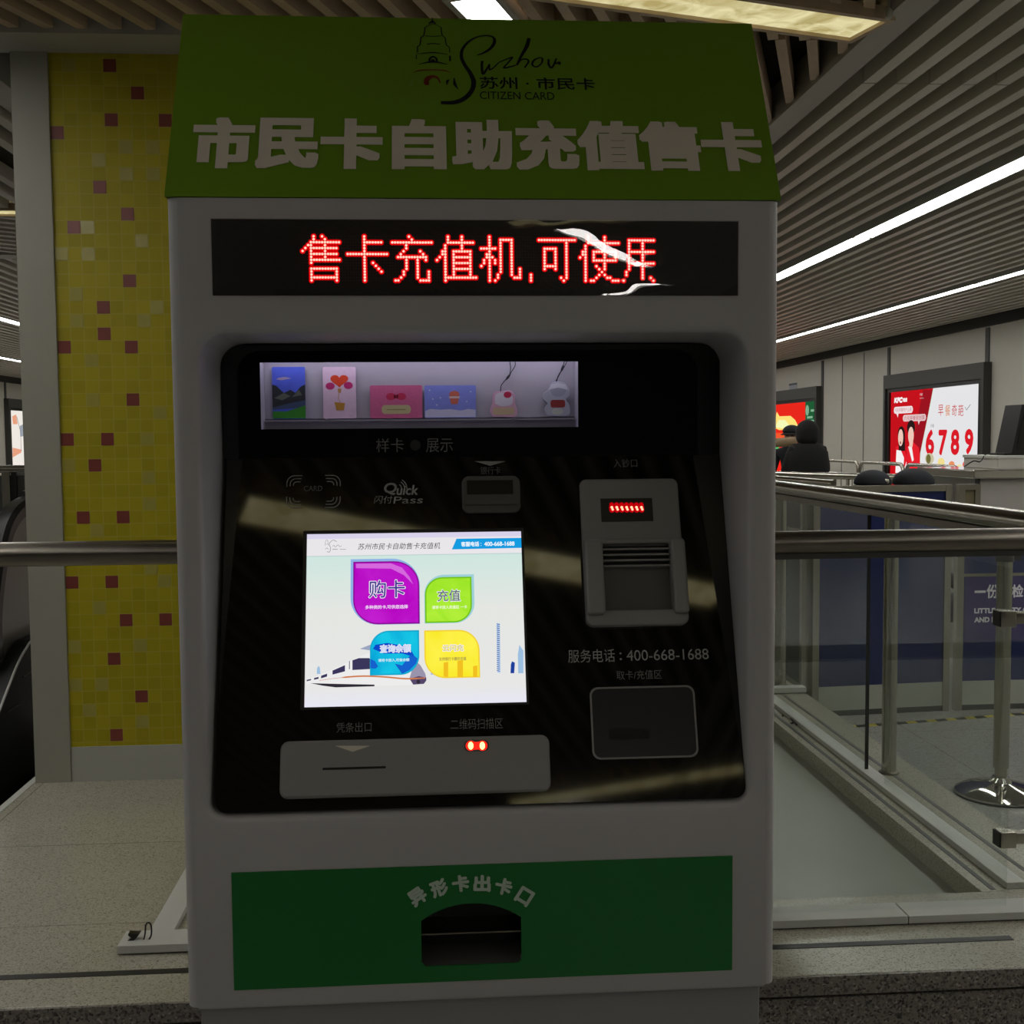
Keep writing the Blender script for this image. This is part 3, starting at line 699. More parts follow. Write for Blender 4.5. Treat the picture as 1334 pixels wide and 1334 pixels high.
decal('arrow_mark', PANEL, [tri(618, 659, 601, 607, PANEL)], .0006, MT['print'], F)
# bank card reader
R = plate('card_reader', PANEL, [rrect(.0485, .1435, .461, .5235, .012)], 0, .006, MT['greyplastic2'], K, .002)
plate('card_slot', PANEL, [rrect(*[PANEL.uv(608, 636)[0], PANEL.uv(668, 636)[0], PANEL.uv(638, 645)[1], PANEL.uv(638, 627)[1]], .001)], .0055, .0068, MT['smoke'], R)
bm = bmesh.new(); obox(bm, PANEL, .054, .138, .474, .4805, .005, .012); ob('slot_lip', bm, MT['greyplastic2'], R)
# banknote acceptor: flat head plate and a tray between two side rails
N = plate('banknote_acceptor', PANEL, [rrect(.241, .404, .402, .5155, (0, 0, .011, .011))], 0, .008, MT['greyplastic'], K, .0025)
a = PANEL.uv(782, 666); b = PANEL.uv(849, 666); t_ = PANEL.uv(815, 651); q = PANEL.uv(815, 681)
G = plate('indicator_window', PANEL, [[(a[0], q[1]), (b[0], q[1]), (b[0], t_[1]), (a[0], t_[1])]], .006, .009, MT['blackplastic'], N)
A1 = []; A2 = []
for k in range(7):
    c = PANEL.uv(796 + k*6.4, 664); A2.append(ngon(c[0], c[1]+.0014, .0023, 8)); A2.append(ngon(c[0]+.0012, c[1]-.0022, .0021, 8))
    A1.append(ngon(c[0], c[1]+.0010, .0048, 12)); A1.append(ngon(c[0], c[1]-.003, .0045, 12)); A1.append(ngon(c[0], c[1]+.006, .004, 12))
decal('indicator_glow', PANEL, A1, .0094, emit('indicator_glow_red', (.62, 0, .004), .8), G)  # red glow round the indicator LEDs, drawn as wide emissive discs
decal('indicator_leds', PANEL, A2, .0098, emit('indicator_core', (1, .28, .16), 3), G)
tu0, tu1 = PANEL.uv(783, 740)[0], PANEL.uv(871, 740)[0]; tz = PANEL.uv(825, 797)[1]; tzt = PANEL.uv(825, 711)[1]
plate('note_bezel', PANEL, [rrect(.241, .4045, .271, .412, (.012, .012, .004, .004)), rrect(tu0, tu1, tz, tzt, (0, 0, .004, .004))], 0, .020, MT['greyplastic'], N, .003)
for s0, s1 in ((.2415, tu0), (tu1, .404)):
    plate('side_rail', PANEL, [rrect(s0, s1, .288, .408, .006)], .015, .032, MT['greyplastic'], N, .004, 3)
bm = bmesh.new(); obox(bm, PANEL, tu0-.001, tu1+.001, .272, tzt+.001, 0, .004); ob('note_tray', bm, MT['greyplastic2'], N)
bm = bmesh.new()
for k in range(4):
    v = PANEL.uv(825, 717.5 + k*7.2)[1]; obox(bm, PANEL, tu0, tu1, v-.0020, v+.0008, .003, .017)
ob('grille', bm, MT['greyplastic'], N)
bm = bmesh.new(); v = PANEL.uv(825, 738)[1]; obox(bm, PANEL, tu0, tu1, v-.001, tzt, .0035, .005); ob('note_slot', bm, MT['black'], N)
# card outlet
O = plate('card_outlet', PANEL, [rrect(.2425, .409, .0655, .177, .013), rrect(.2455, .406, .0685, .174, .011)], 0, .0022, MT['greyplastic'], K, .0008)
plate('outlet_cover', PANEL, [rrect(.2455, .406, .0685, .174, .011)], 0, .0012, MT['smoke'], O)
a = PANEL.uv(793, 955); b = PANEL.uv(846, 955); plate('outlet_slot', PANEL, [rrect(a[0], b[0], PANEL.uv(820, 963)[1], PANEL.uv(820, 949)[1], .002)], .0008, .0019, MT['black'], O)
# receipt tray with paper slot and code scanner
Y_ = plate('receipt_tray', PANEL, [rrect(-.2345, .1755, .020, .1055, .013)], 0, .010, MT['greyplastic'], K, .004)
bm = bmesh.new(); obox(bm, PANEL, -.228, .169, .024, .034, .008, .0125); ob('tray_lip', bm, MT['greyplastic'], Y_)
a = PANEL.uv(421, 1002); b = PANEL.uv(503, 1002); plate('paper_slot', PANEL, [rrect(a[0], b[0], a[1]-.0018, a[1]+.0016, .0012)], .0095, .0108, MT['black'], Y_)
decal('arrow_mark', PANEL, [tri(437, 483, 972, 980, PANEL)], .0106, MT['white'], Y_)
lps = []; core = []
for x in (613, 628):
    c = PANEL.uv(x, 972); lps.append(ellipse(c[0], c[1], .0075, .0075)); core.append(ellipse(c[0], c[1], .0040, .0058))
c = PANEL.uv(620.5, 972); lps.append(rrect(c[0]-.009, c[0]+.009, c[1]-.0055, c[1]+.0055, .002))
plate('scanner_window', PANEL, [rrect(c[0]-.019, c[0]+.019, c[1]-.0085, c[1]+.0085, .007)], .0095, .0105, MT['greyplastic2'], Y_)
decal('scanner_light', PANEL, lps, .0110, emit('scanner_red', (1, .01, .006), 2.2), Y_)
decal('scanner_core', PANEL, core, .0113, emit('scanner_core', (1, .42, .12), 5), Y_)

# ---- touch screen and what it shows
su0, su1, sv0, sv1 = -.200, .1428, .1565, .4305
SCN = plate('touch_screen', PANEL, [rrect(su0-.006, su1+.004, sv0-.004, sv1+.0055, .002), [(su0, sv0), (su1, sv0), (su1, sv1), (su0, sv1)]], 0, .004, MT['blackplastic'], K, .001)
def screen_material():
    M = bpy.data.materials.new('screen_background'); M.use_nodes = True; nt = M.node_tree; nt.nodes.clear()
    o = nt.nodes.new('ShaderNodeOutputMaterial'); e = nt.nodes.new('ShaderNodeEmission'); e.inputs[1].default_value = 1
    tc = nt.nodes.new('ShaderNodeTexCoord'); s = nt.nodes.new('ShaderNodeSeparateXYZ'); nt.links.new(tc.outputs['Generated'], s.inputs[0])
    r = nt.nodes.new('ShaderNodeValToRGB'); el = r.color_ramp.elements
    el[0].position = 0; el[0].color = (*hexc('e6e6f4'), 1); el[1].position = 1; el[1].color = (*hexc('c4e6de'), 1)
    x = el.new(.10); x.color = (*hexc('e7e7e6'), 1); x = el.new(.55); x.color = (*hexc('e4e6e2'), 1)
    nt.links.new(s.outputs[2], r.inputs[0]); nt.links.new(r.outputs[0], e.inputs[0]); nt.links.new(e.outputs[0], o.inputs[0])
    return M
def sdecal(nm, lps, n, c, s=1.0, col2=None, scale=20): return decal(nm, PANEL, lps, n, emit(nm, hexc(c), s, hexc(col2) if col2 else None, scale), SCN)
def Q(x, y): return PANEL.uv(380 + x/4.169, 680 + y/4.169)      # points read off a 4.169x detail of the screen
decal('screen_image', PANEL, [[(su0, sv0), (su1, sv0), (su1, sv1), (su0, sv1)]], .0010, screen_material(), SCN)
hb = Q(100, 188)[1]; hm = Q(600, 95)[1]
sdecal('screen_header', [[(su0, hb), (su1, hb), (su1, sv1), (su0, sv1)]], .0012, 'e9e6ea')
sdecal('screen_header_edge', [[(su0, sv1-.008), (su1, sv1-.008), (su1, sv1), (su0, sv1)]], .00125, 'd8d2ea')
sdecal('screen_header_line', [[(su0, hb-.0006), (su1, hb-.0006), (su1, hb+.0006), (su0, hb+.0006)]], .0013, 'b9cfcc')
sdecal('phone_banner', [[Q(870, 150), (su1, Q(870, 147)[1]), (su1, Q(895, 92)[1]), Q(895, 92)]], .0013, '149be0')
def stext(s, x0, y0, x1, y1, c, n=.0022, **k):
    a = Q(x0, (y0+y1)/2); b = Q(x1, (y0+y1)/2); t = Q((x0+x1)/2, y0); q = Q((x0+x1)/2, y1)
    return text('screen_lettering', s, PANEL, (a[0]+b[0])/2, (t[1]+q[1])/2, b[0]-a[0], t[1]-q[1], emit('screen_text_'+c, hexc(c)), SCN, n=n, **k)
stext('苏州市民卡自助售卡充值机', 362, 115, 808, 150, '2e2f35', shear=.2)
stext('客服电话', 920, 108, 1018, 135, 'eaf6ff', bold=.0003); stext(':', 1026, 115, 1030, 132, 'eaf6ff'); stext('400-668-1688', 1045, 108, 1210, 132, 'eaf6ff', bold=.0003)
lps = []
for pts, w_ in (([(245, 108), (225, 100), (205, 120), (212, 145), (205, 165), (192, 162)], .0009), ([(222, 135), (230, 128), (238, 138), (252, 126), (262, 136), (272, 130)], .0007), ([(183, 130), (184, 110), (191, 98), (198, 110), (199, 130)], .0006), ([(183, 150), (192, 143), (200, 150)], .0008), ([(182, 122), (200, 122)], .0005), ([(222, 150), (250, 150)], .001), ([(262, 150), (295, 150)], .0008)):
    lps += stroke(spline([Q(*p) for p in pts], 4), w_)
sdecal('screen_logo', lps, .0022, '8e9094')
def leaf(x0, y0, x1, y1, r, which):
    a, b = Q(x0, y1), Q(x1, y0); rr = r*(b[0]-a[0])
    return rrect(a[0], b[0], a[1], b[1], (rr, 0, rr, 0) if which else (0, rr, 0, rr), 10)
# little skyline and the white train behind the buttons
tw = [[Q(1112, 550), Q(1130, 550), Q(1134, 820), Q(1118, 820)]]
sdecal('screen_tower', tw, .0014, 'b9cde9'); sdecal('screen_tower_windows', [[Q(1113, 552+k*11), Q(1130, 556+k*11), Q(1131, 560+k*11), Q(1114, 557+k*11)] for k in range(24)], .0016, '3c66a8')
sdecal('screen_block', [[Q(1188, 822), Q(1208, 822), Q(1212, 765), Q(1196, 757), Q(1190, 775)]], .0014, '1c3f9c'); sdecal('screen_block_pale', [[Q(1230, 822), Q(1258, 822), Q(1258, 700), Q(1236, 668), Q(1228, 720)]], .0014, '9dbfe0'); sdecal('screen_house_pale', [[Q(137, 826), Q(157, 826), Q(153, 790), Q(146, 782), Q(138, 796)]], .0014, '9dbfe0'); sdecal('screen_shed_pale', [[Q(755, 830), Q(775, 830), Q(770, 790), Q(760, 788)]], .0014, '9dbfe0')
train = [Q(*p) for p in ((78, 858), (180, 820), (290, 770), (360, 735), (425, 710), (520, 690), (600, 700), (650, 735), (695, 780), (725, 825), (733, 855), (720, 880), (640, 886), (450, 892), (240, 898), (160, 888), (78, 880))]
sdecal('train_body', [train], .0016, 'edecec')
sdecal('train_nose', [[Q(*p) for p in ((600, 700), (655, 735), (700, 780), (726, 825), (732, 855), (690, 850), (640, 850), (655, 800), (640, 750))]], .0017, '9a93ac')
sdecal('train_roof', [[Q(*p) for p in ((370, 690), (425, 668), (500, 660), (580, 670), (640, 705), (660, 735), (600, 700), (520, 690), (425, 698))]], .0017, '9aa6c0')
sdecal('train_windows', [[Q(*p) for p in ((330, 805), (330, 752), (365, 740), (420, 740), (455, 760), (470, 792), (420, 800))], [Q(222, 830), Q(290, 812), Q(290, 778), Q(222, 808)], [Q(160, 850), Q(193, 840), Q(193, 824), Q(160, 836)], [Q(122, 858), Q(147, 852), Q(147, 842), Q(122, 848)], [Q(82, 866), Q(106, 860), Q(106, 853), Q(82, 858)], [Q(312, 800), Q(316, 800), Q(316, 755), Q(312, 757)]], .0018, '3a355a')
sdecal('train_nose_tip', [[Q(*p) for p in ((640, 852), (690, 838), (731, 846), (731, 862), (718, 880), (660, 884))]], .00175, '55476a')
sdecal('train_stripe', stroke(spline([Q(*p) for p in ((150, 862), (250, 848), (380, 838), (500, 842), (620, 852), (725, 848))], 6), [.0006]*8+[.0024]*20+[.0018]*3), .0018, 'cf7a4a')
sdecal('train_underside', [[Q(*p) for p in ((100, 876), (250, 880), (450, 884), (450, 893), (240, 899), (170, 890))], ngon(*Q(688, 868), .0030, 10)], .0018, '2f2b35')
# four leaf buttons
for nm, bx, which, rim, c, c2 in (('purple_button', (333, 212, 692, 560), True, '8fb3e6', 'b400bf', 'c21fd0'), ('green_button', (725, 298, 976, 550), False, '9fd0d8', '8fe01a', 'b4f03c'),
                                  ('blue_button', (425, 588, 692, 835), False, '5cc4dc', '08a4d8', '18c8e6'), ('yellow_button', (722, 584, 1018, 852), True, 'f0d860', 'f7e714', 'fff24a')):
    x0, y0, x1, y1 = bx
    if nm[0] in 'pg':
        gx = (x0-14, y0-14, x1+2, y1+2) if nm[0] == 'p' else (x0-3, y0-13, x1+13, y1+3)
        sdecal(nm.split('_')[0]+'_halo', [leaf(*gx, .4, which)], .0018, rim)
    sdecal(nm.split('_')[0]+'_rim', [leaf(x0, y0, x1, y1, .38, which)], .0019, {'p': '8d0a96', 'g': '74c018', 'b': '12a8cc', 'y': 'f2d23a'}[nm[0]])
    k = 8; sdecal(nm, [leaf(x0+k, y0+k, x1-k, y1-k, .37, which)], .0020, c, 1.0, c2, 14)
sdecal('blue_button_train', [[Q(*p) for p in ((442, 690), (455, 668), (520, 658), (600, 672), (650, 700), (670, 735), (600, 715), (500, 716))]], .00205, '0b48c8')
sdecal('blue_button_shade', [[Q(*p) for p in ((428, 795), (428, 745), (452, 756), (470, 785), (455, 798))], [Q(*p) for p in ((650, 716), (684, 742), (676, 770), (640, 806), (600, 826), (560, 770), (600, 780))]], .00205, '1560cc')
sdecal('yellow_button_shade', [[Q(825, 840), Q(850, 843), Q(850, 760), Q(825, 765)], [Q(900, 843), Q(930, 843), Q(930, 750), Q(900, 756)], [Q(985, 843), Q(1008, 843), Q(1008, 780), Q(985, 784)]], .00205, 'f2bf22')
sdecal('button_gloss', [[Q(*p) for p in ((350, 228), (540, 226), (600, 250), (640, 300), (660, 340), (610, 290), (540, 255), (350, 252))]], .00205, 'd468dc')
for s, bx, c in (('购卡', (420, 318, 615, 412), '3b2f8c'), ('充值', (792, 370, 915, 432), '5a6a78'), ('查询余额', (482, 668, 645, 708), 'b9cdf0'), ('云闪充', (820, 668, 932, 702), 'cfc46a')):
    big = s in ('购卡', '充值')
    stext(s, bx[0]-4, bx[1]-4, bx[2]+4, bx[3]+4, 'f4eef8', n=.0022, bold=.0011 if s == '购卡' else .0007); stext(s, *bx, c, n=.0024, bold=.0002 if big else .0001)
for s, bx, c in (('多种类的卡,可供您选择', (400, 452, 632, 474), 'f0d2f4'), ('请将卡放入充值区 一卡', (762, 454, 952, 473), 'e9f6c8'), ('请将卡放入,可查余额', (470, 742, 640, 760), 'c4e6f6'), ('支持银行卡圈存充值', (800, 734, 948, 754), 'b9a84a')):
    stext(s, *bx, c, bold=.00018)

# green lower panel with the pendant outlet
ga, gb, gc, gd = -.308, .457, .670, .8515
V = plate('green_panel', FRONT, [[(ga, gc), (gb, gc), (gb, gd), (ga, gd)], slot_lp], -.0005, .0022, MT['green'], K)
for ch, (x, y, r) in zip('异形卡出卡口', ((544, 1166, 33), (572, 1155, 19), (600, 1149, 6), (628, 1149, -2), (656, 1153, -14), (683, 1166, -33))):
    c = FRONT.uv(x, y+1); text('outlet_lettering', ch, FRONT, c[0], c[1], .0265 if ch != '口' else .024, .0265, MT['whiteg'], V, n=.0028, bold=.0014, rot=math.radians(r))
X = bmesh.new(); a, b = slot_u
box(X, (a-.01, 1.80, sz0-.01), (b+.01, 1.81, sz1+.01)); box(X, (a-.012, 1.7235, sz0-.012), (a-.0025, 1.81, sz1+.01)); box(X, (b+.0025, 1.7235, sz0-.012), (b+.012, 1.81, sz1+.01)); box(X, (a-.012, 1.7235, sz1+.003), (b+.012, 1.81, sz1+.012))
P_ = ob('outlet_chute', X, MT['blackplastic'], K)
zs = FRONT.uv(615, 1222)[1]
ob('chute_flap', B((a-.001, 1.738, zs-.001), (b+.001, 1.80, zs+.0015)), MT['steel'], P_)
bm = bmesh.new(); box(bm, (a-.002, 1.7235, sz0-.012), (b+.002, 1.81, sz0-.002)); ob('chute_floor', bm, MT['greyplastic2'], P_)

# ---- sample cards and pendants in the window (things of their own)
YC = DB-.006
CP = Plane((0, YC, 0), (1, 0, 0), (0, 0, 1))
def card(label, x0, x1, y0, base):
    a = CP.uv(x0, 520)[0]; b = CP.uv(x1, 520)[0]; t_ = CP.uv((x0+x1)/2, y0)[1]
    o = plate('sample_card', CP, [rrect(a, b, SH+.0004, t_, .0025, 4)], -.0006, .0006, base, None, 0)
    o.location = (0, 0, 0); tag(o, label, 'card', 'sample cards in the kiosk window'); return o, a, b, SH+.0004, t_
def art(o, nm, lps, c, n): decal(nm, CP, lps, .0006+n*.00012, mat(nm, hexc(c), .45), o)
def box2(a, b, c, d, f): # fractions -> absolute
    return lambda u, v: (a+(b-a)*u, c+(d-c)*v)
o, a, b, c, d = card('upright sample card printed with blue sky, dark mountains and green grass', 355, 398, 478, mat('card_sky', hexc('5a6fe6'), .4, var=.15, scale=120))
f = box2(a, b, c, d, 0)
art(o, 'mountain_print', [[f(0, .22), f(1, .28), f(1, .66), f(.86, .62), f(.7, .50), f(.55, .56), f(.35, .50), f(.12, .64), f(0, .66)]], '33373c', 1)
art(o, 'lake_print', [[f(0, .18), f(1, .22), f(1, .36), f(.5, .30), f(0, .22)]], '49597a', 2)
art(o, 'rock_print', [[f(.05, .40), f(.3, .36), f(.55, .44), f(.35, .5)], [f(.6, .42), f(.9, .46), f(.8, .56)]], '6d7466', 3)
art(o, 'grass_print', [[f(0, .01), f(1, .01), f(1, .26), f(.7, .20), f(.4, .14), f(0, .15)]], '3f9a32', 3)
art(o, 'cloud_print', [[f(.12, .76), f(.3, .745), f(.58, .78), f(.4, .81), f(.2, .79)]], 'b8a8c8', 2)
o, a, b, c, d = card('upright pale pink sample card printed with a red heart balloon', 421, 464, 478, mat('card_pale_pink', hexc('efd3e6'), .4, var=.12, scale=160))
f = box2(a, b, c, d, 0)
heart = [f(.5+.27*math.sin(t)**3*1.0, .74+.012*(13*math.cos(t)-5*math.cos(2*t)-2*math.cos(3*t)-math.cos(4*t))*.72) for t in np.linspace(0, 2*math.pi, 32, endpoint=False)]
art(o, 'side_balloon_print', [ellipse(*f(.22, .63), .0075, .006), ellipse(*f(.77, .64), .0075, .006)], 'd2367c', 1); art(o, 'heart_print', [heart], 'f0502e', 2)
art(o, 'string_print', [[f(.46, .5), f(.54, .5), f(.56, .58), f(.44, .58)]] + stroke([f(.48, .5), f(.46, .4), f(.52, .3)], .001), 'c89a5c', 2)
art(o, 'basket_print', [[f(.34, .32), f(.66, .30), f(.62, .16), f(.40, .16)]], 'cf9a3e', 3)
o, a, b, c, d = card('pink sample card lying sideways with a blank cream plaque', 482, 550, 502, mat('card_pink', hexc('e0709c'), .4, var=.2, scale=400))
f = box2(a, b, c, d, 0)
art(o, 'plaque_print', [rrect(*f(.22, .1)[:1], f(.78, .1)[0], f(.2, .13)[1], f(.2, .40)[1], .006)], 'd8cc98', 1); art(o, 'plaque_line_print', stroke([f(.32, .26), f(.68, .26)], .0012), 'a08a50', 2)
art(o, 'ribbon_print', [ellipse(*f(.40, .66), .008, .006), ellipse(*f(.60, .66), .008, .006), ellipse(*f(.5, .66), .0035, .0035)], 'd83a60', 1)
o, a, b, c, d = card('light blue sample card lying sideways with a snowy white foreground', 553, 620, 502, mat('card_blue', hexc('8f9df0'), .4, var=.12, scale=90))
f = box2(a, b, c, d, 0)
art(o, 'snow_print', [[f(0.01, .02), f(.99, .02), f(.99, .24), f(.85, .27), f(.7, .22), f(.5, .27), f(.3, .25), f(.12, .28), f(.01, .22)]], 'dcdcf4', 1)
art(o, 'flake_print', [ngon(*f(u, v), .0013, 6) for u, v in ((.16, .58), (.31, .62), (.24, .4), (.82, .5), (.9, .8), (.1, .85))], 'eef0ff', 2)
art(o, 'lantern_print', [ellipse(*f(.58, .72), .0085, .006), [f(.48, .66), f(.68, .66), f(.64, .42), f(.52, .42)]], 'e07860', 2); art(o, 'lantern_band_print', [[f(.47, .66), f(.69, .66), f(.68, .60), f(.48, .60)]], 'f3dcd6', 3)
def pendant(label, outline, base, parts, cord_pts, knot):
    t = thing('pendant_charm', label, 'pendant', (CP.uv(*outline[0])[0], YC, SH), 'pendants in the kiosk window')
    plate('pendant_body', CP, [outline[1]], 0, .003, base, t, .0008)
    for i, (nm, lps, c) in enumerate(parts): decal(nm, CP, lps, .0031+.0001*i, mat(nm, hexc(c), .4), t)
    bm = bmesh.new()
    for pts in cord_pts: tube(bm, [CP.at(*CP.uv(*p), .002) for p in spline(pts, 5)], .00075, 6)
    cord = ob('cord', bm, MT['ink'], t)
    p = [CP.at(*CP.uv(*q), .002) for q in knot]; ob('cord_knot', tube(bmesh.new(), [p[0], p[0].lerp(p[1], .35), p[0].lerp(p[1], .7), p[1]], .001, 8, True, [.0009, .0021, .0018, .0007]), MT['ink'], cord)
def E(x, y, rx, ry, n=24): c = CP.uv(x, y); return ellipse(c[0], c[1], rx, ry, n)
def blob(pts): return [CP.uv(*p) for p in spline(pts+[pts[0]], 5)[:-1]]
pendant('white and pink rounded pendant with a red spot, hanging from a black cord', ((655, 540), blob([(642, 543), (638, 535), (641, 525), (642, 514), (647, 510), (655, 510), (664, 509), (670, 514), (671, 526), (674, 535), (671, 543), (656, 543)])), mat('pendant_pink', hexc('e6b6cc'), .35),
        [('pendant_face', [blob([(645, 526), (645, 516), (650, 512), (660, 512), (667, 516), (667, 526), (660, 529), (652, 529)])], 'e8e4ec'), ('pendant_spot', [E(661, 514.5, .0065, .0052)], 'd23358'), ('pendant_plaque', [rrect(CP.uv(642, 535)[0], CP.uv(670, 535)[0], CP.uv(655, 540.5)[1], CP.uv(655, 531)[1], .004)], 'dcc39c')],
        [[(652, 510), (653, 502), (660, 493)], [(664, 488), (665, 480), (664, 471)], [(664, 488), (669, 480), (671, 476), (671, 471)]], [(659, 495), (665, 487)])
pendant('clear-edged white pendant with a red centre band, the last in the window row', ((725, 540), blob([(712, 541), (709, 533), (713, 526), (706, 519), (708, 512), (714, 508), (717, 500), (725, 497), (735, 499), (741, 507), (741, 516), (737, 521), (742, 528), (743, 537), (738, 542), (725, 542)])), mat('pendant_clear', hexc('c4c8d4'), .25),
        [('pendant_dome', [E(727, 508, .0135, .0115)], 'a9aebe'), ('pendant_cap', [[CP.uv(*p) for p in ((714, 508), (718, 501), (727, 498.5), (736, 501), (740, 508), (727, 505))]], 'e9ebf2'), ('pendant_band', [rrect(CP.uv(717, 526)[0], CP.uv(736, 526)[0], CP.uv(726, 531)[1], CP.uv(726, 521)[1], .004)], 'a03c3a'), ('pendant_foot', [E(726, 536, .0100, .0058)], 'd6dccf')],
        [[(725, 497), (727, 490), (731, 483)], [(724, 497), (728, 489), (732, 481)], [(732, 481), (734, 475), (735, 471)], [(733, 481), (737, 474), (738, 471)]], [(731, 484), (734, 475)])

# ================================================================ RAILINGS
RY = 2.80
def rz(x, y): return onY(x, y, RY).z
za = (rz(100, 705)+rz(100, 738))/2; zr = .5*(za + onY(1170, 704.5, RY).z)
Rr = .0295
t = thing('glass_railing', 'steel and glass railing on the stone ledge, running behind the kiosk', 'railing', (.3, RY, ZP))
ob('handrail', T([(-1.9, RY, zr), (2.05, RY, zr)], Rr, 24), MT['steel'], t, True)
ob('handrail_channel', B((-.5, RY-.014, zr-.040), (1.55, RY+.014, zr-.022)), MT['frame'], t)
gx1 = onY(1314.5, 950, RY).x
ob('glass_panel', B((-.5, RY-.005, ZP+.016), (gx1, RY+.005, zr-.03)), MT['glass'], t)
s0 = onY(153, 1240, 2.76).x; sm = onY(1183, 1200, 2.76).x
for a, b in ((s0, sm-.001), (sm+.001, 2.0)):
    ob('glass_shoe', B((a, 2.757, ZP+.004), (b, 2.843, ZP+.024), .002), MT['alu'], t)
ob('glass_shoe', B((-.715, 2.843, ZP+.002), (-.655, 4.2, ZP+.02), .002), MT['alu'], t)
ob('shoe_gap_shadow', B((s0+.01, 2.765, ZP), (2.0, 2.84, ZP+.004)), MT['black'], t)  # black strip standing in for the shadowed gap under the shoe
px = onY(1372, 900, RY).x
ob('post', T([(px, RY, ZP+.02), (px, RY, zr-.02)], .024, 20), MT['steel2'], t, True)
for cy_ in (805, 1091):
    p = onY(1313, cy_, RY)
    bm = B((onY(1299, cy_, RY).x, RY-.022, p.z-.021), (p.x+.012, RY+.018, p.z+.021), .002); box(bm, (p.x+.010, RY-.014, p.z-.014), (px, RY+.014, p.z+.016), .003)
    c_ = ob('glass_clamp', bm, MT['steel2'], t, True)
    x0 = onY(1299, cy_, RY).x; ob('clamp_pad', B((x0-.004, RY-.02, p.z-.019), (x0+.001, RY+.016, p.z+.019)), MT['rubber'], c_)
# railing running away from the viewer on the right curb
SX = 1.60; SZ = 1.262
t = thing('glass_railing', 'steel and glass railing along the side curb, running away past the blue partitions', 'railing', (SX, 4.5, ZP))
ob('handrail', T([(SX, 2.86, SZ), (SX, 6.2, SZ)], .0315, 24), MT['steel2'], t, True)
ob('handrail_channel', B((SX-.02, 2.86, SZ-.052), (SX+.02, 6.2, SZ-.028)), MT['steel'], t)
ob('glass_shoe', B((1.545, 2.96, ZP), (1.60, 6.2, ZP+.018), .002), MT['alu'], t)
for pxp, pyp in ((1154.5, 1007), (1017, 918)):
    p = onZ(pxp, pyp, ZP); yy = p.y if pxp > 1100 else 5.55; xx = 1.655
    if pxp < 1100: xx = onY(1017, 800, 5.55).x
    pp = ob('post', T([(xx, yy, ZP), (xx, yy, SZ-.04)], .026 if pxp > 1100 else .028, 20), MT['steel2'], t, True)
    ob('post_foot', lathe(bmesh.new(), (xx, yy, ZP), [(.036, 0), (.036, .006), (.028, .01)], 20), MT['steel'], pp, True)
    bm = B((xx-.012, yy-.01, SZ-.05), (xx+.012, yy+.01, SZ-.03)); ob('saddle', bm, MT['steel'], pp)
y1 = onX(1140, 900, SX).y; y2 = onX(1166, 900, SX).y
ob('glass_panel', B((SX-.035, y1, ZP+.015), (SX-.025, 6.1, SZ-.05)), MT['glass'], t)
ob('glass_panel', B((SX-.035, 2.9, ZP+.015), (SX-.025, y2, SZ-.05)), MT['glass'], t)
ob('glass_edge', B((SX-.036, y1-.006, ZP+.018), (SX-.024, y1, SZ-.05)), MT['black'], t)
bm = bmesh.new(); box(bm, (1.42, 5.35, ZP+.004), (1.78, 5.41, ZP+.03), .002); ob('cross_bar', bm, MT['alu'], t)
# second white shoe end, loose wires
def wire(label, pts, r=.0025):
    o = ob('loose_wire', tube(bmesh.new(), spline(pts, 8), r, 8), MT['rubber'], None, True); tag(o, label, 'wire'); return o
p = lambda x, y, z=ZP+.026, Y=2.80: onY(x, y, Y)
wire('black wire loop standing up at the white strip end, left of the kiosk', [onY(178, 1226, 2.79), onY(186, 1226, 2.79), onY(189, 1216, 2.79), onY(190, 1205, 2.79), onY(194, 1202, 2.79), onY(197, 1207, 2.79), onY(197, 1218, 2.79), onY(193, 1226, 2.79)], .002)
wire('thin black wire loop on the white strip, right of the kiosk', [onY(1157, 1185, 2.84), onY(1163, 1181, 2.84), onY(1176, 1178, 2.84), onY(1188, 1178, 2.84), onY(1189, 1184, 2.84)], .0017)
q = [onX(x, y, 1.53) for x, y in ((1020, 932), (1017, 940), (1024, 944), (1033, 941), (1030, 936), (1038, 944))]
wire('tangled black wire on the far end of the side curb', q, .004)
bq = [onY(x, y, 2.785) for x, y in ((159, 1231), (171, 1222), (167, 1219), (167, 1216.5), (174, 1217), (182, 1216.5), (176, 1224), (170, 1228))]
bm = bmesh.new()
lo = [bm.verts.new(v) for v in bq]; hi = [bm.verts.new(v+Vector((0, .02, 0))) for v in bq]
bm.faces.new(lo); bm.faces.new(hi[::-1])
for i in range(8): bm.faces.new((lo[i], hi[i], hi[(i+1) % 8], lo[(i+1) % 8]))
tag(ob('broken_connector', bm, MT['rubber']), 'broken black plug piece on the white strip left of the kiosk', 'connector')

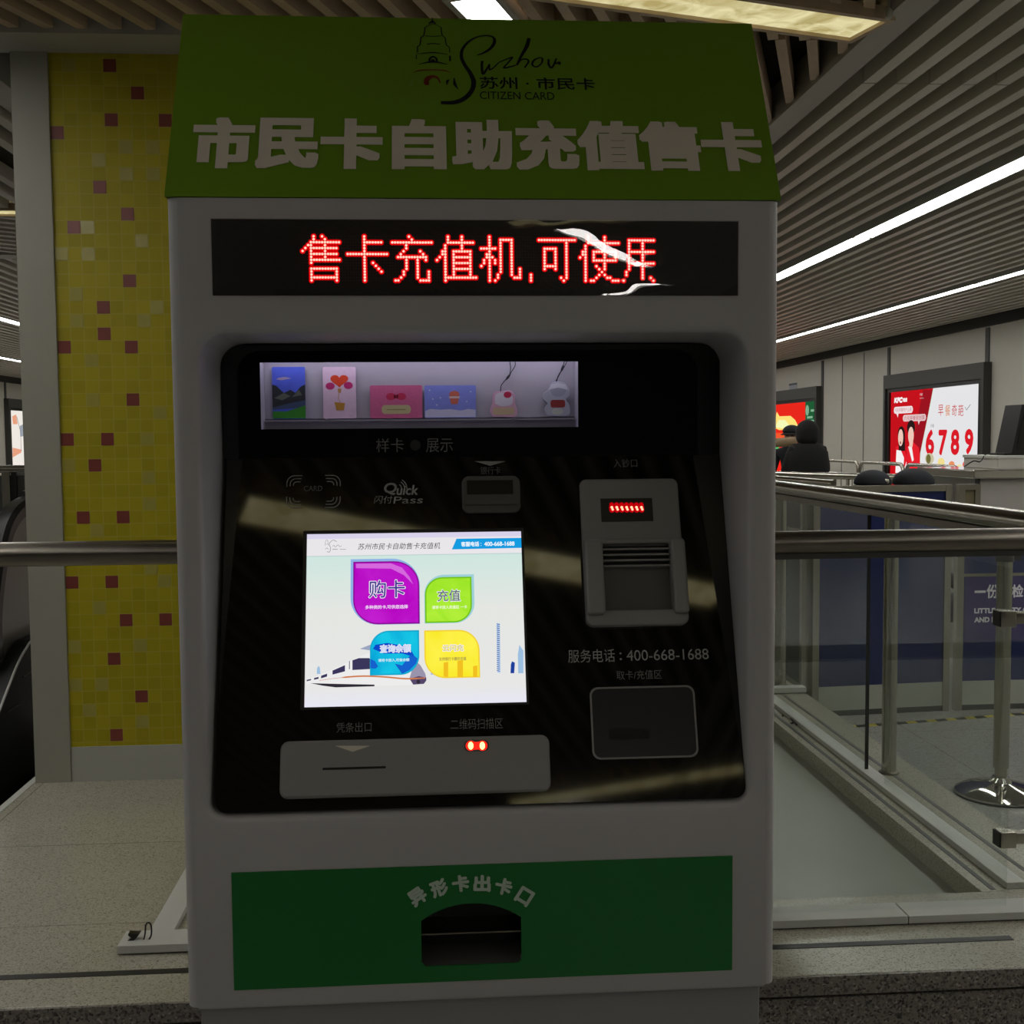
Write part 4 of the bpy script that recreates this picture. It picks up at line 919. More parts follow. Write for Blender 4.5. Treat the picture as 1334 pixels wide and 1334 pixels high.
# ================================================================ ESCALATOR
t = thing('escalator', 'dark escalator with black handrail curving down beside the white column', 'escalator', (-1.9, 5.6, 0))
EX = -1.74
rim = [onX(0, 700, EX), onX(6, 683, EX), onX(16, 668, EX), onX(28, 659, EX), onX(40, 654, EX)]
nose = [(rim[0].y-.12, rim[0].z-.22), (rim[0].y-.06, rim[0].z-.09)] + [(r_.y, r_.z) for r_ in rim] + [(rim[-1].y+.35, rim[-1].z+.03), (9.0, rim[-1].z+.03)]
nose = [(nose[0][0]-.02, nose[0][1]-.25), (nose[0][0]-.03, nose[0][1]-.12)] + nose
path = spline(nose, 5)
bm = bmesh.new()
n_ = len(path); ringpts = []
def rail_sec(bm, path, x, hw, hh):
    rings = []
    for i, (y, z) in enumerate(path):
        a = Vector(path[max(i-1, 0)]); b = Vector(path[min(i+1, n_-1)]); d = (b-a).normalized(); nv = Vector((-d.y, d.x))
        sec = [(-hw, -hh), (-hw, hh*.4), (-hw*.6, hh), (hw*.6, hh), (hw, hh*.4), (hw, -hh)]
        rings.append([bm.verts.new((x+sx, y+nv.x*sz, z+nv.y*sz)) for sx, sz in sec])
    for i in range(n_-1):
        for k in range(6): bm.faces.new((rings[i][k], rings[i][(k+1) % 6], rings[i+1][(k+1) % 6], rings[i+1][k]))
    bm.faces.new(rings[0]); bm.faces.new(rings[-1][::-1])
rail_sec(bm, path, EX, .04, .03); ob('handrail', bm, MT['rubber'], t, True)
bm = bmesh.new()
ins = [Vector(p) for p in path]; low = []
for i in range(n_):
    a = ins[max(i-1, 0)]; b = ins[min(i+1, n_-1)]; d = (b-a).normalized(); low.append(ins[i] - Vector((-d.y, d.x))*.035)
a_ = [bm.verts.new((EX-.012, p.x, p.y)) for p in low]; b_ = [bm.verts.new((EX+.012, p.x, p.y)) for p in low]
a2 = [bm.verts.new((EX-.012, p.x, .1)) for p in low]; b2 = [bm.verts.new((EX+.012, p.x, .1)) for p in low]
for i in range(n_-1):
    bm.faces.new((a_[i], a_[i+1], a2[i+1], a2[i])); bm.faces.new((b_[i], b2[i], b2[i+1], b_[i+1])); bm.faces.new((a_[i], b_[i], b_[i+1], a_[i+1])); bm.faces.new((a2[i], a2[i+1], b2[i+1], b2[i]))
ob('balustrade', bm, mat('escalator_panel', (.22, .22, .195), .3, .3), t)
EK = -1.66
cur = [onX(x, y, EK) for x, y in ((-16, 965), (0, 921), (10, 895), (22, 865), (33, 845), (44, 832), (80, 815))]
sk = [(c_.y, c_.z) for c_ in cur] + [(9.0, cur[-1].z+.02)]
sp2 = spline(sk, 5)
bm = bmesh.new(); top = [bm.verts.new((EK, y, z)) for y, z in sp2]; topb = [bm.verts.new((EK-.06, y, z)) for y, z in sp2]
bot = [bm.verts.new((EK, y, -.9)) for y, z in sp2]; botb = [bm.verts.new((EK-.06, y, -.9)) for y, z in sp2]
for i in range(len(sp2)-1):
    bm.faces.new((top[i], top[i+1], topb[i+1], topb[i])); bm.faces.new((top[i], bot[i], bot[i+1], top[i+1])); bm.faces.new((topb[i], topb[i+1], botb[i+1], botb[i]))
bm.faces.new((top[0], topb[0], botb[0], bot[0])); bm.faces.new((top[-1], bot[-1], botb[-1], topb[-1]))
ob('skirt_panel', bm, MT['pit'], t)
ob('skirt_trim', tube(bmesh.new(), [(EK+.003, y, z) for y, z in sp2], .005, 8), MT['alu'], t, True)
bm = bmesh.new()
for x, y, x2, y2 in ((30, 882, 42, 873), (8, 928, 25, 917)):
    tube(bm, [onX(x, y, EK+.002), onX(x2, y2, EK+.002)], .004, 6)
ob('skirt_bracket', bm, MT['grooved'], t)
# glass of the far escalator side
bm = B((-3.4, 6.2, .0), (-3.36, 8.6, 1.0)); ob('far_balustrade', bm, mat('escalator_far_panel', (.1, .1, .09), .3, .3), t)
# low steel railing beyond the escalator, seen left of the column
t = thing('handrail_fence', 'steel railing with dark glass beyond the escalator, left of the column', 'railing', (-4.6, 9.2, 0))
hz = onY(10, 611, 9.2).z; xa, xb = onY(-40, 611, 9.2).x, onY(60, 611, 9.2).x
ob('handrail', T([(xa-1, 9.2, hz), (xb, 9.2, hz)], .03, 16), MT['steel2'], t, True)
for x_ in (9, 47):
    xx = onY(x_, 640, 9.2).x; ob('post', B((xx-.03, 9.18, 0), (xx+.03, 9.22, hz-.02)), MT['steel2'], t)
xx = onY(19, 640, 9.2).x; ob('post', B((xx-.02, 9.19, 0), (xx+.02, 9.21, hz-.02)), MT['frame2'], t)
ob('infill_panel', B((xa-1, 9.205, .05), (xb, 9.21, hz-.05)), mat('fence_dark_panel', (.07, .07, .065), .25), t)

# ================================================================ POSTER LIGHT BOXES
def lightbox(name, label, X, y0, y1, z0, z1, face, side):
    """framed light box on a side wall; side=-1 faces -X"""
    t = thing(name, label, 'light box', (X, (y0+y1)/2, 0)); s = side
    bm = bmesh.new(); d = .10
    def bx(bm, x0, x1, *r): box(bm, (min(x0, x1), r[0], r[1]), (max(x0, x1), r[2], r[3]))
    for r in ((y0-.16, z1+.05, y1+.16, z1+.24), (y0-.16, z0-.2, y1+.16, z0-.06), (y0-.16, z0-.06, y0-.1, z1+.05), (y1+.1, z0-.06, y1+.16, z1+.05)): bx(bm, X+s*.002, X+s*d, *r)
    ob('outer_frame', bm, MT['frame'], t)
    bm = bmesh.new()
    for r in ((y0-.1, z1, y1+.1, z1+.05), (y0-.1, z0-.06, y1+.1, z0), (y0-.1, z0, y0, z1), (y1, z0, y1+.1, z1)): bx(bm, X+s*.002, X+s*(d-.02), *r)
    ob('bezel', bm, MT['frame2'], t)
    bm = bmesh.new(); bx(bm, X+s*.03, X+s*.05, y0, z0, y1, z1)
    f_ = ob('poster', bm, face, t)
    # plane seen from the hall: u runs to the viewer's right
    return t, f_, Plane((X+s*.05, y1 if s < 0 else y0, z0), (0, -1 if s < 0 else 1, 0), (0, 0, 1)), y1-y0, z1-z0
LX = XR-.05
pa = onX(1161, 511, LX); pb = onX(1278, 500, LX)
ptop = (pa.z+pb.z)/2; pbot = ptop-1.45
t, f_, PP, W_, H_ = lightbox('poster_light_box', 'lit red and white fast-food poster reading 6789 on the right wall', XR, pb.y, pa.y, pbot, ptop, emit('poster_white', hexc('e4e4e6'), 1.0), -1)
def pd(nm, lps, c, n=.001, s=1.0): return decal(nm, PP, lps, n, emit(nm, hexc(c), s), f_)
def PZ(x, y): return PP.uv(1140 + x/6.876, 480 + y/6.876)      # points read off a 6.876x detail
pd('poster_red_field', [[(0, 0), PZ(405, 940), PZ(410, 740), PZ(528, 176), (0, H_)]], 'c4121c', .001)
pd('poster_red_shade', [[PZ(300, 940), PZ(410, 920), PZ(412, 740), PZ(520, 190), PZ(430, 190), PZ(360, 560)]], '9a1420', .0015)
pd('poster_slash', stroke([PZ(404, 940), PZ(410, 760), PZ(470, 470), PZ(527, 176)], .03), 'dfe6dd', .002)
def ptx(s, x0, y0, x1, y1, c, n=.004, **k):
    a = PZ(x0, (y0+y1)/2); b = PZ(x1, (y0+y1)/2); t1 = PZ((x0+x1)/2, y0); q1 = PZ((x0+x1)/2, y1)
    return text('poster_lettering', s, PP, (a[0]+b[0])/2, (t1[1]+q1[1])/2, b[0]-a[0], t1[1]-q1[1], emit('poster_text_'+c, hexc(c)), f_, n=n, **k)
ptx('KFC', 175, 258, 248, 310, 'f8eef0', bold=.010, shear=.2); ptx('宅急送', 250, 262, 290, 300, 'f8eef0', bold=.004)
ptx('早餐', 402, 222, 428, 245, 'e8c8cc'); ptx('就吃肯德基', 402, 260, 438, 272, 'd8a8ac')
bub = lambda x0, y0, x1, y1: rrect(PZ(x0, y1)[0], PZ(x1, y1)[0], PZ((x0+x1)/2, y1)[1], PZ((x0+x1)/2, y0)[1], .05)
pd('speech_bubble', [bub(170, 340, 340, 402), [PZ(190, 400), PZ(212, 400), PZ(206, 440)]], 'f0e0e2', .003); pd('speech_bubble_low', [bub(250, 412, 458, 472), [PZ(385, 470), PZ(405, 470), PZ(392, 505)]], 'e6c6c8', .0032)
ptx('今天早餐吃什么呢', 180, 352, 330, 388, 'b86a70'); ptx('六元早餐很划算', 262, 422, 448, 462, 'a8585e', n=.0045)
for ch, x in zip('早餐奇葩', (568, 630, 690, 748)): ptx(ch, x, 325, x+46, 425, 'c8484c' if ch != '餐' else 'd88040', n=.004)
pd('tick_mark', stroke([PZ(808, 345), PZ(822, 372), PZ(858, 322)], .012), '8a8a90', .004)
for ch, x, y in zip('6789', (455, 570, 680, 805), (545, 548, 545, 540)): ptx(ch, x, y, x+78, y+232, 'd81c28', n=.004, bold=.018)
ptx('只要', 498, 500, 530, 528, '707078')
# two printed figures, generic
skin_ = 'efc8b8'
pd('printed_figure_jacket', [[PZ(*p) for p in ((180, 935), (190, 700), (215, 690), (255, 700), (290, 800), (280, 935))], [PZ(*p) for p in ((282, 710), (345, 660), (395, 710), (405, 800), (405, 930), (300, 930))]], 'e2202c', .004)
pd('printed_figure_shirt', [[PZ(*p) for p in ((185, 935), (195, 730), (235, 735), (262, 800), (255, 935))], [PZ(*p) for p in ((300, 700), (330, 690), (350, 820), (335, 835))], [PZ(*p) for p in ((252, 935), (285, 830), (280, 935))]], 'f6f0f0', .005)
pd('printed_figure_hair', [ellipse(*PZ(238, 590), .12, .11), [PZ(*p) for p in ((208, 560), (270, 560), (272, 735), (255, 740), (215, 735))], ellipse(*PZ(325, 530), .13, .10)], '2a1a1a', .005)
pd('printed_figure_face', [ellipse(*PZ(233, 620), .085, .115), ellipse(*PZ(325, 600), .09, .115), [PZ(*p) for p in ((312, 650), (345, 650), (338, 705), (310, 705))]], skin_, .006)
pd('printed_figure_mouth', [ellipse(*PZ(232, 665), .02, .02)], '8a2a2a', .007)
for i, (x, y, c, r) in enumerate(((490, 808, 'c9c2a0', .13), (595, 840, 'f0dc90', .10), (690, 862, 'e89060', .08), (842, 838, 'f0a040', .12), (815, 862, 'e85a48', .08), (560, 885, 'e8d8b0', .08), (760, 890, 'ece0a0', .08))):
    pd('printed_food', [ellipse(*PZ(x, y), r, r*.55)], c, .0042+.0002*i)
pd('printed_food_filling', [ellipse(*PZ(482, 810), .07, .06)], '6d6a3a', .006)

# far red poster partly hidden by the kiosk
qa = onX(990, 520, LX); qb = onX(1063, 519, LX)
z_t = onX(1040, 524.5, LX).z
t, f_, PP, W_, H_ = lightbox('poster_light_box', 'lit red, yellow and green poster behind the person in a black hood', XR, qb.y, qb.y+3.4, z_t-1.45, z_t, emit('poster_red', hexc('e8281c'), 1.0), -1)
def R2(x, y): return PP.uv(1000 + x/8.3375, 480 + y/8.3375)
pd('poster_flame', [[R2(*p) for p in ((60, 640), (100, 470), (130, 520), (250, 515), (300, 560), (330, 620), (250, 660), (130, 670))]], 'ffe27a', .001)
pd('poster_flame_core', [[R2(*p) for p in ((80, 640), (120, 560), (190, 560), (240, 620), (180, 650))]], 'f6f9b8', .002)
pd('poster_green_bar', [[R2(410, 360), R2(548, 345), R2(548, 1150), R2(410, 1150)]], '1f5a34', .0015)
pd('poster_orange_base', [[R2(60, 700), R2(330, 700), R2(330, 800), R2(60, 800)]], 'f0582c', .001)
pd('poster_green_mark', [ellipse(*R2(432, 455), .09, .09), [R2(470, 445), R2(535, 440), R2(535, 465), R2(470, 470)], [R2(430, 520), R2(490, 516), R2(490, 540), R2(430, 545)], [R2(450, 560), R2(515, 556), R2(515, 580), R2(450, 585)]], '7fae8c', .003)
pd('poster_low_green', [[R2(70, 830), R2(125, 830), R2(125, 960), R2(70, 960)]], '58c46a', .0015)
# left wall poster
la = onX(12, 530, XL+.05); lb = onX(-26, 530, XL+.05)
z1_ = onX(20, 535, XL+.05).z; z0_ = onX(20, 610, XL+.05).z
t, f_, PP, W_, H_ = lightbox('poster_light_box', 'bright white poster with pale figures on the left wall, seen left of the column', XL, la.y, la.y+3.2, z0_, z1_, emit('poster_cream', hexc('efe8e0'), 1.0), 1)
def L3(x, y): return PP.uv(x/3.922, 420 + y/3.922)
pd('poster_peach_shape', [[L3(*p) for p in ((64, 640), (110, 650), (108, 665), (64, 690))], [L3(*p) for p in ((62, 480), (82, 470), (90, 520), (66, 520))]], 'e8a080', .001)
pd('poster_grey_shape', [[L3(*p) for p in ((100, 530), (118, 520), (122, 580), (104, 585))]], '9aa0a8', .001)
pd('poster_line', stroke([L3(*p) for p in ((85, 480), (105, 560), (108, 660))], .02), '6a6a70', .0012)

# small notice on the wall above the far poster
na = onX(1028, 500, XR-.006); nb = onX(1038, 513, XR-.006)
t = thing('wall_notice', 'small blue and white notice on the wall above the red poster', 'sign', (XR-.006, (na.y+nb.y)/2, nb.z))
ob('notice_plate', B((XR-.006, nb.y, nb.z), (XR-.001, na.y, na.z)), mat('notice_grey', (.38, .40, .46), .5), t)
ob('notice_header', B((XR-.008, nb.y, na.z-.035), (XR-.006, na.y, na.z)), mat('notice_dark', (.06, .07, .11), .5), t)
ob('notice_picture', B((XR-.0075, nb.y+.03, nb.z+.02), (XR-.006, na.y-.03, nb.z+.07)), mat('notice_blue', (.22, .25, .34), .5), t)

# ================================================================ SECURITY AREA ON THE RIGHT
GP = 6.02
def partition(label, x0, x1, y0, y1, zt, blue, n=0):
    d = Vector((x1-x0, y1-y0, 0)); L = d.length
    pl = Plane((x0, y0, 0), d, (0, 0, 1))
    t = thing('security_partition', label, 'partition', ((x0+x1)/2, (y0+y1)/2, 0), 'blue security partitions')
    for u in (.018, L-.018):
        bm = bmesh.new(); obox(bm, pl, u-.018, u+.018, 0, zt, -.022, .022); ob('frame_post', bm, MT['steel2'], t)
    bm = bmesh.new(); obox(bm, pl, .036, L-.036, zt-.035, zt, -.02, .02); ob('top_rail', bm, MT['steel2'], t)
    bm = bmesh.new(); obox(bm, pl, .036, L-.036, .16, zt-.035, -.008, .008); ob('blue_panel', bm, blue, t)
    bm = bmesh.new(); obox(bm, pl, .036, L-.036, .03, .16, -.012, .012); ob('kick_panel', bm, MT['partgrey'], t)
    bm = bmesh.new(); obox(bm, pl, .036, L-.036, 0, .03, -.01, .01); ob('foot_gap', bm, MT['frame'], t)
    return t, pl, L
xa = onY(1057, 780, 5.95).x; xb = onY(1236.5, 780, GP).x; xc = onY(1240, 780, GP).x
zt1 = onY(1240, 631, GP).z
t1, pl1, Ln1 = partition('blue partition panel with no writing, beside the notice panel', xa, xb-.004, 5.95, GP, zt1, MT['blue'])
zt2 = onY(1290, 703, GP).z
t2, pl2, Ln2 = partition('blue partition panel with white notice lettering, below the white counter', xc+.02, xc+1.15, GP, GP+.01, zt2, MT['blue'])
uw = pl2.uv(1275, 660)[0]
bm = bmesh.new(); obox(bm, pl2, 0, .036, zt2, zt1, -.022, .022); obox(bm, pl2, .036, uw, zt1-.03, zt1, -.02, .02); obox(bm, pl2, uw-.03, uw, zt2, zt1-.03, -.02, .02); ob('window_frame', bm, MT['steel2'], t2)
bm = bmesh.new(); obox(bm, pl2, .036, uw-.03, zt2, zt1-.03, -.005, .005); ob('window_panel', bm, mat('olive_pane', (.16, .14, .08), .3, var=.3, scale=9), t2)
o_ = pl2
nt_ = pl2.uv(1249, 752)[1]; nb_ = pl2.uv(1249, 835)[1]
o = None
NB = bmesh.new(); obox(NB, pl2, .05, Ln2-.04, nb_, nt_, .0085, .010); no_ = ob('notice_band', NB, MT['purple'], t2)
NL = bmesh.new(); obox(NL, pl2, .036, Ln2-.036, pl2.uv(1260, 751)[1], pl2.uv(1260, 747)[1], .0085, .012); ob('notice_rail', NL, MT['steel2'], t2)
lw = mat('notice_white', (.75, .72, .78), .5)
def ntx(s, x0, y0, x1, y1, **k): return pxtext('notice_lettering', s, pl2, x0, y0, x1, y1, lw, no_, n=.0106, **k)
ntx('一', 1268.5, 769, 1283, 772, bold=.0015); ntx('份', 1284, 761, 1300, 779, bold=.002); ntx('安', 1301, 761, 1317, 779, bold=.002); ntx('检', 1317, 761, 1332, 778, bold=.002)
ntx('LITTLE SAFETY CHECK', 1268, 791, 1362, 798, bold=.002); ntx('AND FRIENDLY', 1268, 803, 1330, 810, bold=.002)
t3, pl3, Ln3 = partition('dark partition at the far end of the side railing, left of the blue panels', onY(1022, 800, 6.35).x, xa-.02, 6.35, 5.98, zt1-.06, mat('partition_dark', (.02, .024, .028), .3))
bm = bmesh.new(); obox(bm, pl3, .036, Ln3-.036, zt1-.25, zt1-.235, -.012, .012); ob('mid_rail', bm, MT['steel2'], t3)

# hazard tape on the floor
ta = onZ(1075, 949, 0); tb = onZ(1180, 941.5, 0); tcc = onZ(1334, 930, 0); tcc2 = tb + (tcc-tb)*1.8
t = thing('hazard_tape', 'yellow and black hazard tape on the floor before the blue partitions', 'floor tape', (tb.x, tb.y, 0))
Ymat, Kmat = mat('tape_yellow', (.42, .36, .05), .5), mat('tape_black', (.012, .012, .012), .5)
for nm, k0, m_ in (('yellow_stripe', 0, Ymat), ('black_stripe', 1, Kmat)):
    bm = bmesh.new()
    for a, b, n_seg in ((ta, tb, 8), (tb, tcc2, 22)):
        d = (b-a)/n_seg; nn = Vector((-d.y, d.x, 0)).normalized()*.022
        for k in range(k0, n_seg, 2):
            A_, B_ = a+d*(k+.04), a+d*(k+.96); s_ = d*.18
            f_ = bm.faces.new([bm.verts.new(v+Vector((0, 0, .0015))) for v in (A_-nn-s_*0, B_-nn, B_+nn+s_, A_+nn+s_)])
    r_ = bmesh.ops.extrude_face_region(bm, geom=bm.faces[:]);
    for v in [g for g in r_['geom'] if isinstance(g, bmesh.types.BMVert)]: v.co.z -= .0013
    ob(nm, bm, m_, t)

# belt stanchion
sb = onZ(1303, 1035, 0)
t = thing('queue_stanchion', 'chrome queue stanchion with round domed base on the floor behind the glass', 'stanchion', (sb.x, sb.y, 0))
ob('base', lathe(bmesh.new(), (sb.x, sb.y, 0), [(.178, .0), (.18, .006), (.178, .014), (.15, .030), (.09, .045), (.045, .056), (.035, .075), (.034, .078)], 48), MT['chrome'], t, True)
ob('base_rim', lathe(bmesh.new(), (sb.x, sb.y, .0), [(.183, .0), (.183, .008), (.181, .0085)], 48), MT['rubber'], t, True)
tp = onY(1309, 728, sb.y-.02)
pv_ = Vector((sb.x, sb.y, .07)); pt_ = Vector((tp.x, sb.y-.02, .98))
po = ob('pole', tube(bmesh.new(), [pv_, pv_.lerp(pt_, .05), pv_.lerp(pt_, .051), pt_], .03, 24, True, [.024, .024, .031, .031]), MT['steel2'], t, True)
ob('pole_cap', tube(bmesh.new(), [pt_, pt_+Vector((0, 0, .06)), pt_+Vector((0, 0, .075))], .036, 24, True, [.036, .036, .028]), MT['frame2'], t, True)
ob('belt_stub', B((pt_.x+.02, pt_.y-.02, pt_.z+.005), (pt_.x+.06, pt_.y+.02, pt_.z+.05)), MT['rubber'], t)

# counter with a box and a monitor
CY = 7.1
c0 = onY(1275, 650, CY).x; ctop = onY(1290, 619, CY).z; cbt = onY(1290, 612, CY).z
t = thing('inspection_counter', 'pale grey counter with a steel top at the frame edge, behind the partitions', 'counter', (c0+.8, CY+.4, 0))
ob('counter_body', B((c0, CY, 0), (c0+1.7, CY+.75, ctop-.02), .006), MT['counter'], t)
ob('corner_trim', B((c0-.012, CY-.008, 0), (c0+.004, CY+.03, ctop-.02)), MT['frame'], t)
ob('counter_top', B((c0-.06, CY-.05, ctop-.02), (c0+1.75, CY+.8, cbt), .006), MT['chrome'], t)
b0 = onY(1300, 600, CY+.12).x; bt = onY(1310, 596, CY+.12).z
t = thing('equipment_box', 'low pale box on the steel counter, under the black monitor', 'box', (b0+.45, CY+.3, cbt))
ob('box_body', B((b0, CY+.12, cbt), (b0+1.0, CY+.6, bt), .006), MT['counter'], t)
ob('box_lid', B((b0-.006, CY+.112, bt-.006), (b0+1.006, CY+.608, bt+.012), .004), MT['alu'], t)
m0 = onY(1318, 586, CY+.2); m1 = onY(1333, 527, CY+.2); mz = bt+.012
t = thing('monitor', 'black monitor with slanted side on the pale box, cut by the frame edge', 'monitor', (m0.x+.3, CY+.3, mz))
bm = bmesh.new()
prof = [(m0.x, mz+.014), (m1.x-.008, m1.z), (m1.x+.5, m1.z), (m1.x+.56, mz+.014)]
va = [bm.verts.new((x_, CY+.2, z_)) for x_, z_ in prof]; vb = [bm.verts.new((x_, CY+.42, z_)) for x_, z_ in prof]
bm.faces.new(va); bm.faces.new(vb[::-1])
for i in range(4): bm.faces.new((va[i], vb[i], vb[(i+1) % 4], va[(i+1) % 4]))
ob('monitor_shell', bm, MT['frame2'], t)
ob('monitor_foot', B((m0.x-.05, CY+.2, mz), (m0.x+.5, CY+.40, mz+.015)), MT['rubber'], t)
bm = bmesh.new(); vv = [(m0.x+.03, mz+.04), (m1.x+.012, m1.z-.03), (m1.x+.46, m1.z-.03), (m1.x+.50, mz+.04)]
bm.faces.new([bm.verts.new((x_, CY+.197, z_)) for x_, z_ in vv]); ob('monitor_screen', bm, MT['blackglass'], t)
o = ob('loose_wire', tube(bmesh.new(), spline([(m0.x-.055, CY+.3, mz+.010), (b0+.01, CY+.3, mz+.008), (b0-.03, CY+.3, bt-.03), (b0-.075, CY+.3, cbt+.05), (b0-.14, CY+.3, cbt+.012)], 6), .004, 8), MT['rubber'], None, True); tag(o, 'black cable falling from the monitor over the box edge', 'wire')

# stainless crowd barriers along the right wall
def barrier(x, y0, y1, h):
    t = thing('crowd_barrier', 'stainless hoop-topped crowd barrier in the row before the posters', 'barrier', (x, (y0+y1)/2, 0), 'crowd barriers in a row')
    r = .10; pts = [(x, y0, .02), (x, y0, h-r)] + [(x, y0+r-r*math.cos(a), h-r+r*math.sin(a)) for a in np.linspace(.3, math.pi/2, 5)] + [(x, y1-r+r*math.sin(a), h-r+r*math.cos(a)) for a in np.linspace(0, math.pi/2-.3, 5)] + [(x, y1, h-r), (x, y1, .02)]
    ob('hoop_frame', tube(bmesh.new(), pts, .022, 10), MT['steel2'], t, True)
    ob('cross_rail', T([(x, y0, .25), (x, y1, .25)], .016, 8), MT['steel2'], t, True)
    n = 6
    for k in range(1, n):
        yy = y0+(y1-y0)*k/n; ob('baluster', T([(x, yy, .25), (x, yy, h-.16)], .009, 8), MT['steel2'], t)
    ob('cross_rail', T([(x, y0, h-.16), (x, y1, h-.16)], .016, 8), MT['steel2'], t, True)
    for yy in (y0, y1): ob('foot', B((x-.2, yy-.02, 0), (x+.2, yy+.02, .02)), MT['steel2'], t)
BX = 5.25; bh = onX(1150, 603.5, BX).z
for a_, b_ in ((1074-40, 1074), (1076, 1118), (1121, 1177), (1181, 1249), (1254, 1340)):
    barrier(BX, onX(b_, 603, BX).y, onX(a_, 603, BX).y, bh)
# straight steel handrails in front of the barriers
def hrail(label, a, b, r, nb):
    t = thing('steel_handrail', label, 'railing', ((a.x+b.x)/2, (a.y+b.y)/2, 0))
    ob('top_tube', T([a, b], r, 14), MT['steel2'], t, True)
    for k in range(nb+1):
        p_ = a.lerp(b, k/nb); ob('baluster', T([(p_.x, p_.y, 0), (p_.x, p_.y, p_.z-r*.5)], .012 if 0 < k < nb else .02, 8), MT['steel2'], t)
ha = onY(1000, 618, 11.3); hb_ = onY(1256, 624, 10.4)
hrail('thick steel handrail with balusters running behind the two black caps', ha, hb_, .034, 14)
ha = onY(1000, 623, 8.6); hb_ = onY(1086, 630, 7.9)
hrail('short thin steel handrail just beyond the side railing end', ha, hb_, .026, 3)

# ================================================================ PEOPLE
def figure(name, pts, edges, parent, material, root=0, sub=2):
    me = bpy.data.meshes.new(name); me.from_pydata([p[0] for p in pts], edges, [])
    o = bpy.data.objects.new(name, me); COL.objects.link(o)
    md = o.modifiers.new('skin', 'SKIN'); md.use_smooth_shade = True
    sv = me.skin_vertices[0].data
    for i, (p, r) in enumerate(pts):
        sv[i].radius = r if isinstance(r, tuple) else (r, r)
    sv[root].use_root = True
    o.modifiers.new('sub', 'SUBSURF').levels = sub; o.modifiers['sub'].render_levels = sub
    m2 = bpy.data.meshes.new_from_object(o.evaluated_get(bpy.context.evaluated_depsgraph_get()))
    bpy.data.objects.remove(o); m2.materials.clear()
    for p in m2.polygons: p.use_smooth = True
    return link(name, m2, material, parent)
def person(label, x, y, h, yaw, seated=False, arms='down', top=None, group=None):
    """clothed figure facing yaw (0 = towards +Y); returns its root and a point function"""
    k = h/1.70; c, s = math.cos(yaw), math.sin(yaw)
    t = thing('person', label, 'person', (x, y, 0), group)
    def w_(dx, dy, dz): return (x + (dx*c - dy*s)*k, y + (dx*s + dy*c)*k, dz*k)
    dz = -.42/k if seated else 0
    pts = []; E_ = []
    def add(p, r, par=None):
        pts.append((w_(*p), r if not isinstance(r, tuple) else r)); i = len(pts)-1
        if par is not None: E_.append((par, i))
        return i
    Z = lambda z: z + dz
    pel = add((0, 0, Z(.95)), .135*k); wa = add((0, -.01, Z(1.10)), .125*k, pel); ch = add((0, -.015, Z(1.28)), .150*k, wa); up_ = add((0, -.01, Z(1.40)), .115*k, ch)
    nk = add((0, .0, Z(1.47)), .058*k, up_); hd0 = add((0, .012, Z(1.54)), .072*k, nk); hd1 = add((0, .015, Z(1.61)), .085*k, hd0); hd2 = add((0, .008, Z(1.675)), .060*k, hd1)
    for sd in (-1, 1):
        sh = add((.175*sd, -.01, Z(1.38)), .062*k, up_)
        if arms == 'down': el = add((.235*sd, -.02, Z(1.12)), .046*k, sh); wr = add((.25*sd, .06, Z(.90)), .034*k, el); hn = add((.25*sd, .085, Z(.83)), .036*k, wr)
        elif arms == 'hold': el = add((.25*sd, .02, Z(1.14)), .050*k, sh); wr = add((.13*sd, .22, Z(1.17)), .036*k, el); hn = add((.07*sd, .27, Z(1.19)), .036*k, wr)
        else: el = add((.23*sd, .04, Z(1.13)), .046*k, sh); wr = add((.15*sd, .26, Z(1.02)), .034*k, el); hn = add((.12*sd, .33, Z(1.01)), .034*k, wr)
        if seated:
            hp = add((.10*sd, .06, Z(.90)), .095*k, pel); kn = add((.12*sd, .46, Z(.90)), .065*k, hp); an = add((.12*sd, .46, .09), .042*k, kn); to = add((.12*sd, .60, .035), .036*k, an)
        else:
            hp = add((.095*sd, 0, .86), .100*k, pel); kn = add((.10*sd, .015, .49), .066*k, hp); an = add((.10*sd, -.02, .10), .045*k, kn); to = add((.105*sd, .12, .04), .038*k, an)
    body = figure('body', pts, E_, t, top or MT['cloth'], 0, 2)
    return t, lambda dx, dy, dzz: Vector(w_(dx, dy, Z(dzz))), k
def face(t, P, k):
    def ball(nm, p, r, m_, sx=1, sy=1, sz=1):
        bm = bmesh.new(); bmesh.ops.create_uvsphere(bm, u_segments=20, v_segments=14, radius=1)
        for v in bm.verts: v.co = Vector(p) + Vector((v.co.x*r*sx, v.co.y*r*sy, v.co.z*r*sz))
        return ob(nm, bm, m_, t, True)
    ball('head', P(0, .012, 1.585), .085*k, MT['skin'], .95, 1.08, 1.30)
    for s_ in (-1, 1):
        ball('ear', P(.083*s_, -.005, 1.585), .024*k, MT['skin'], .45, .9, 1.3); ball('eye', P(.031*s_, .092, 1.598), .011*k, MT['ink'], 1.2, .6, .8)
    ball('nose', P(0, .104, 1.57), .016*k, MT['skin'], .8, 1, 1.3); ball('mouth', P(0, .092, 1.528), .018*k, mat('lips', (.3, .1, .09), .5), 1.3, .4, .35)
    return ball
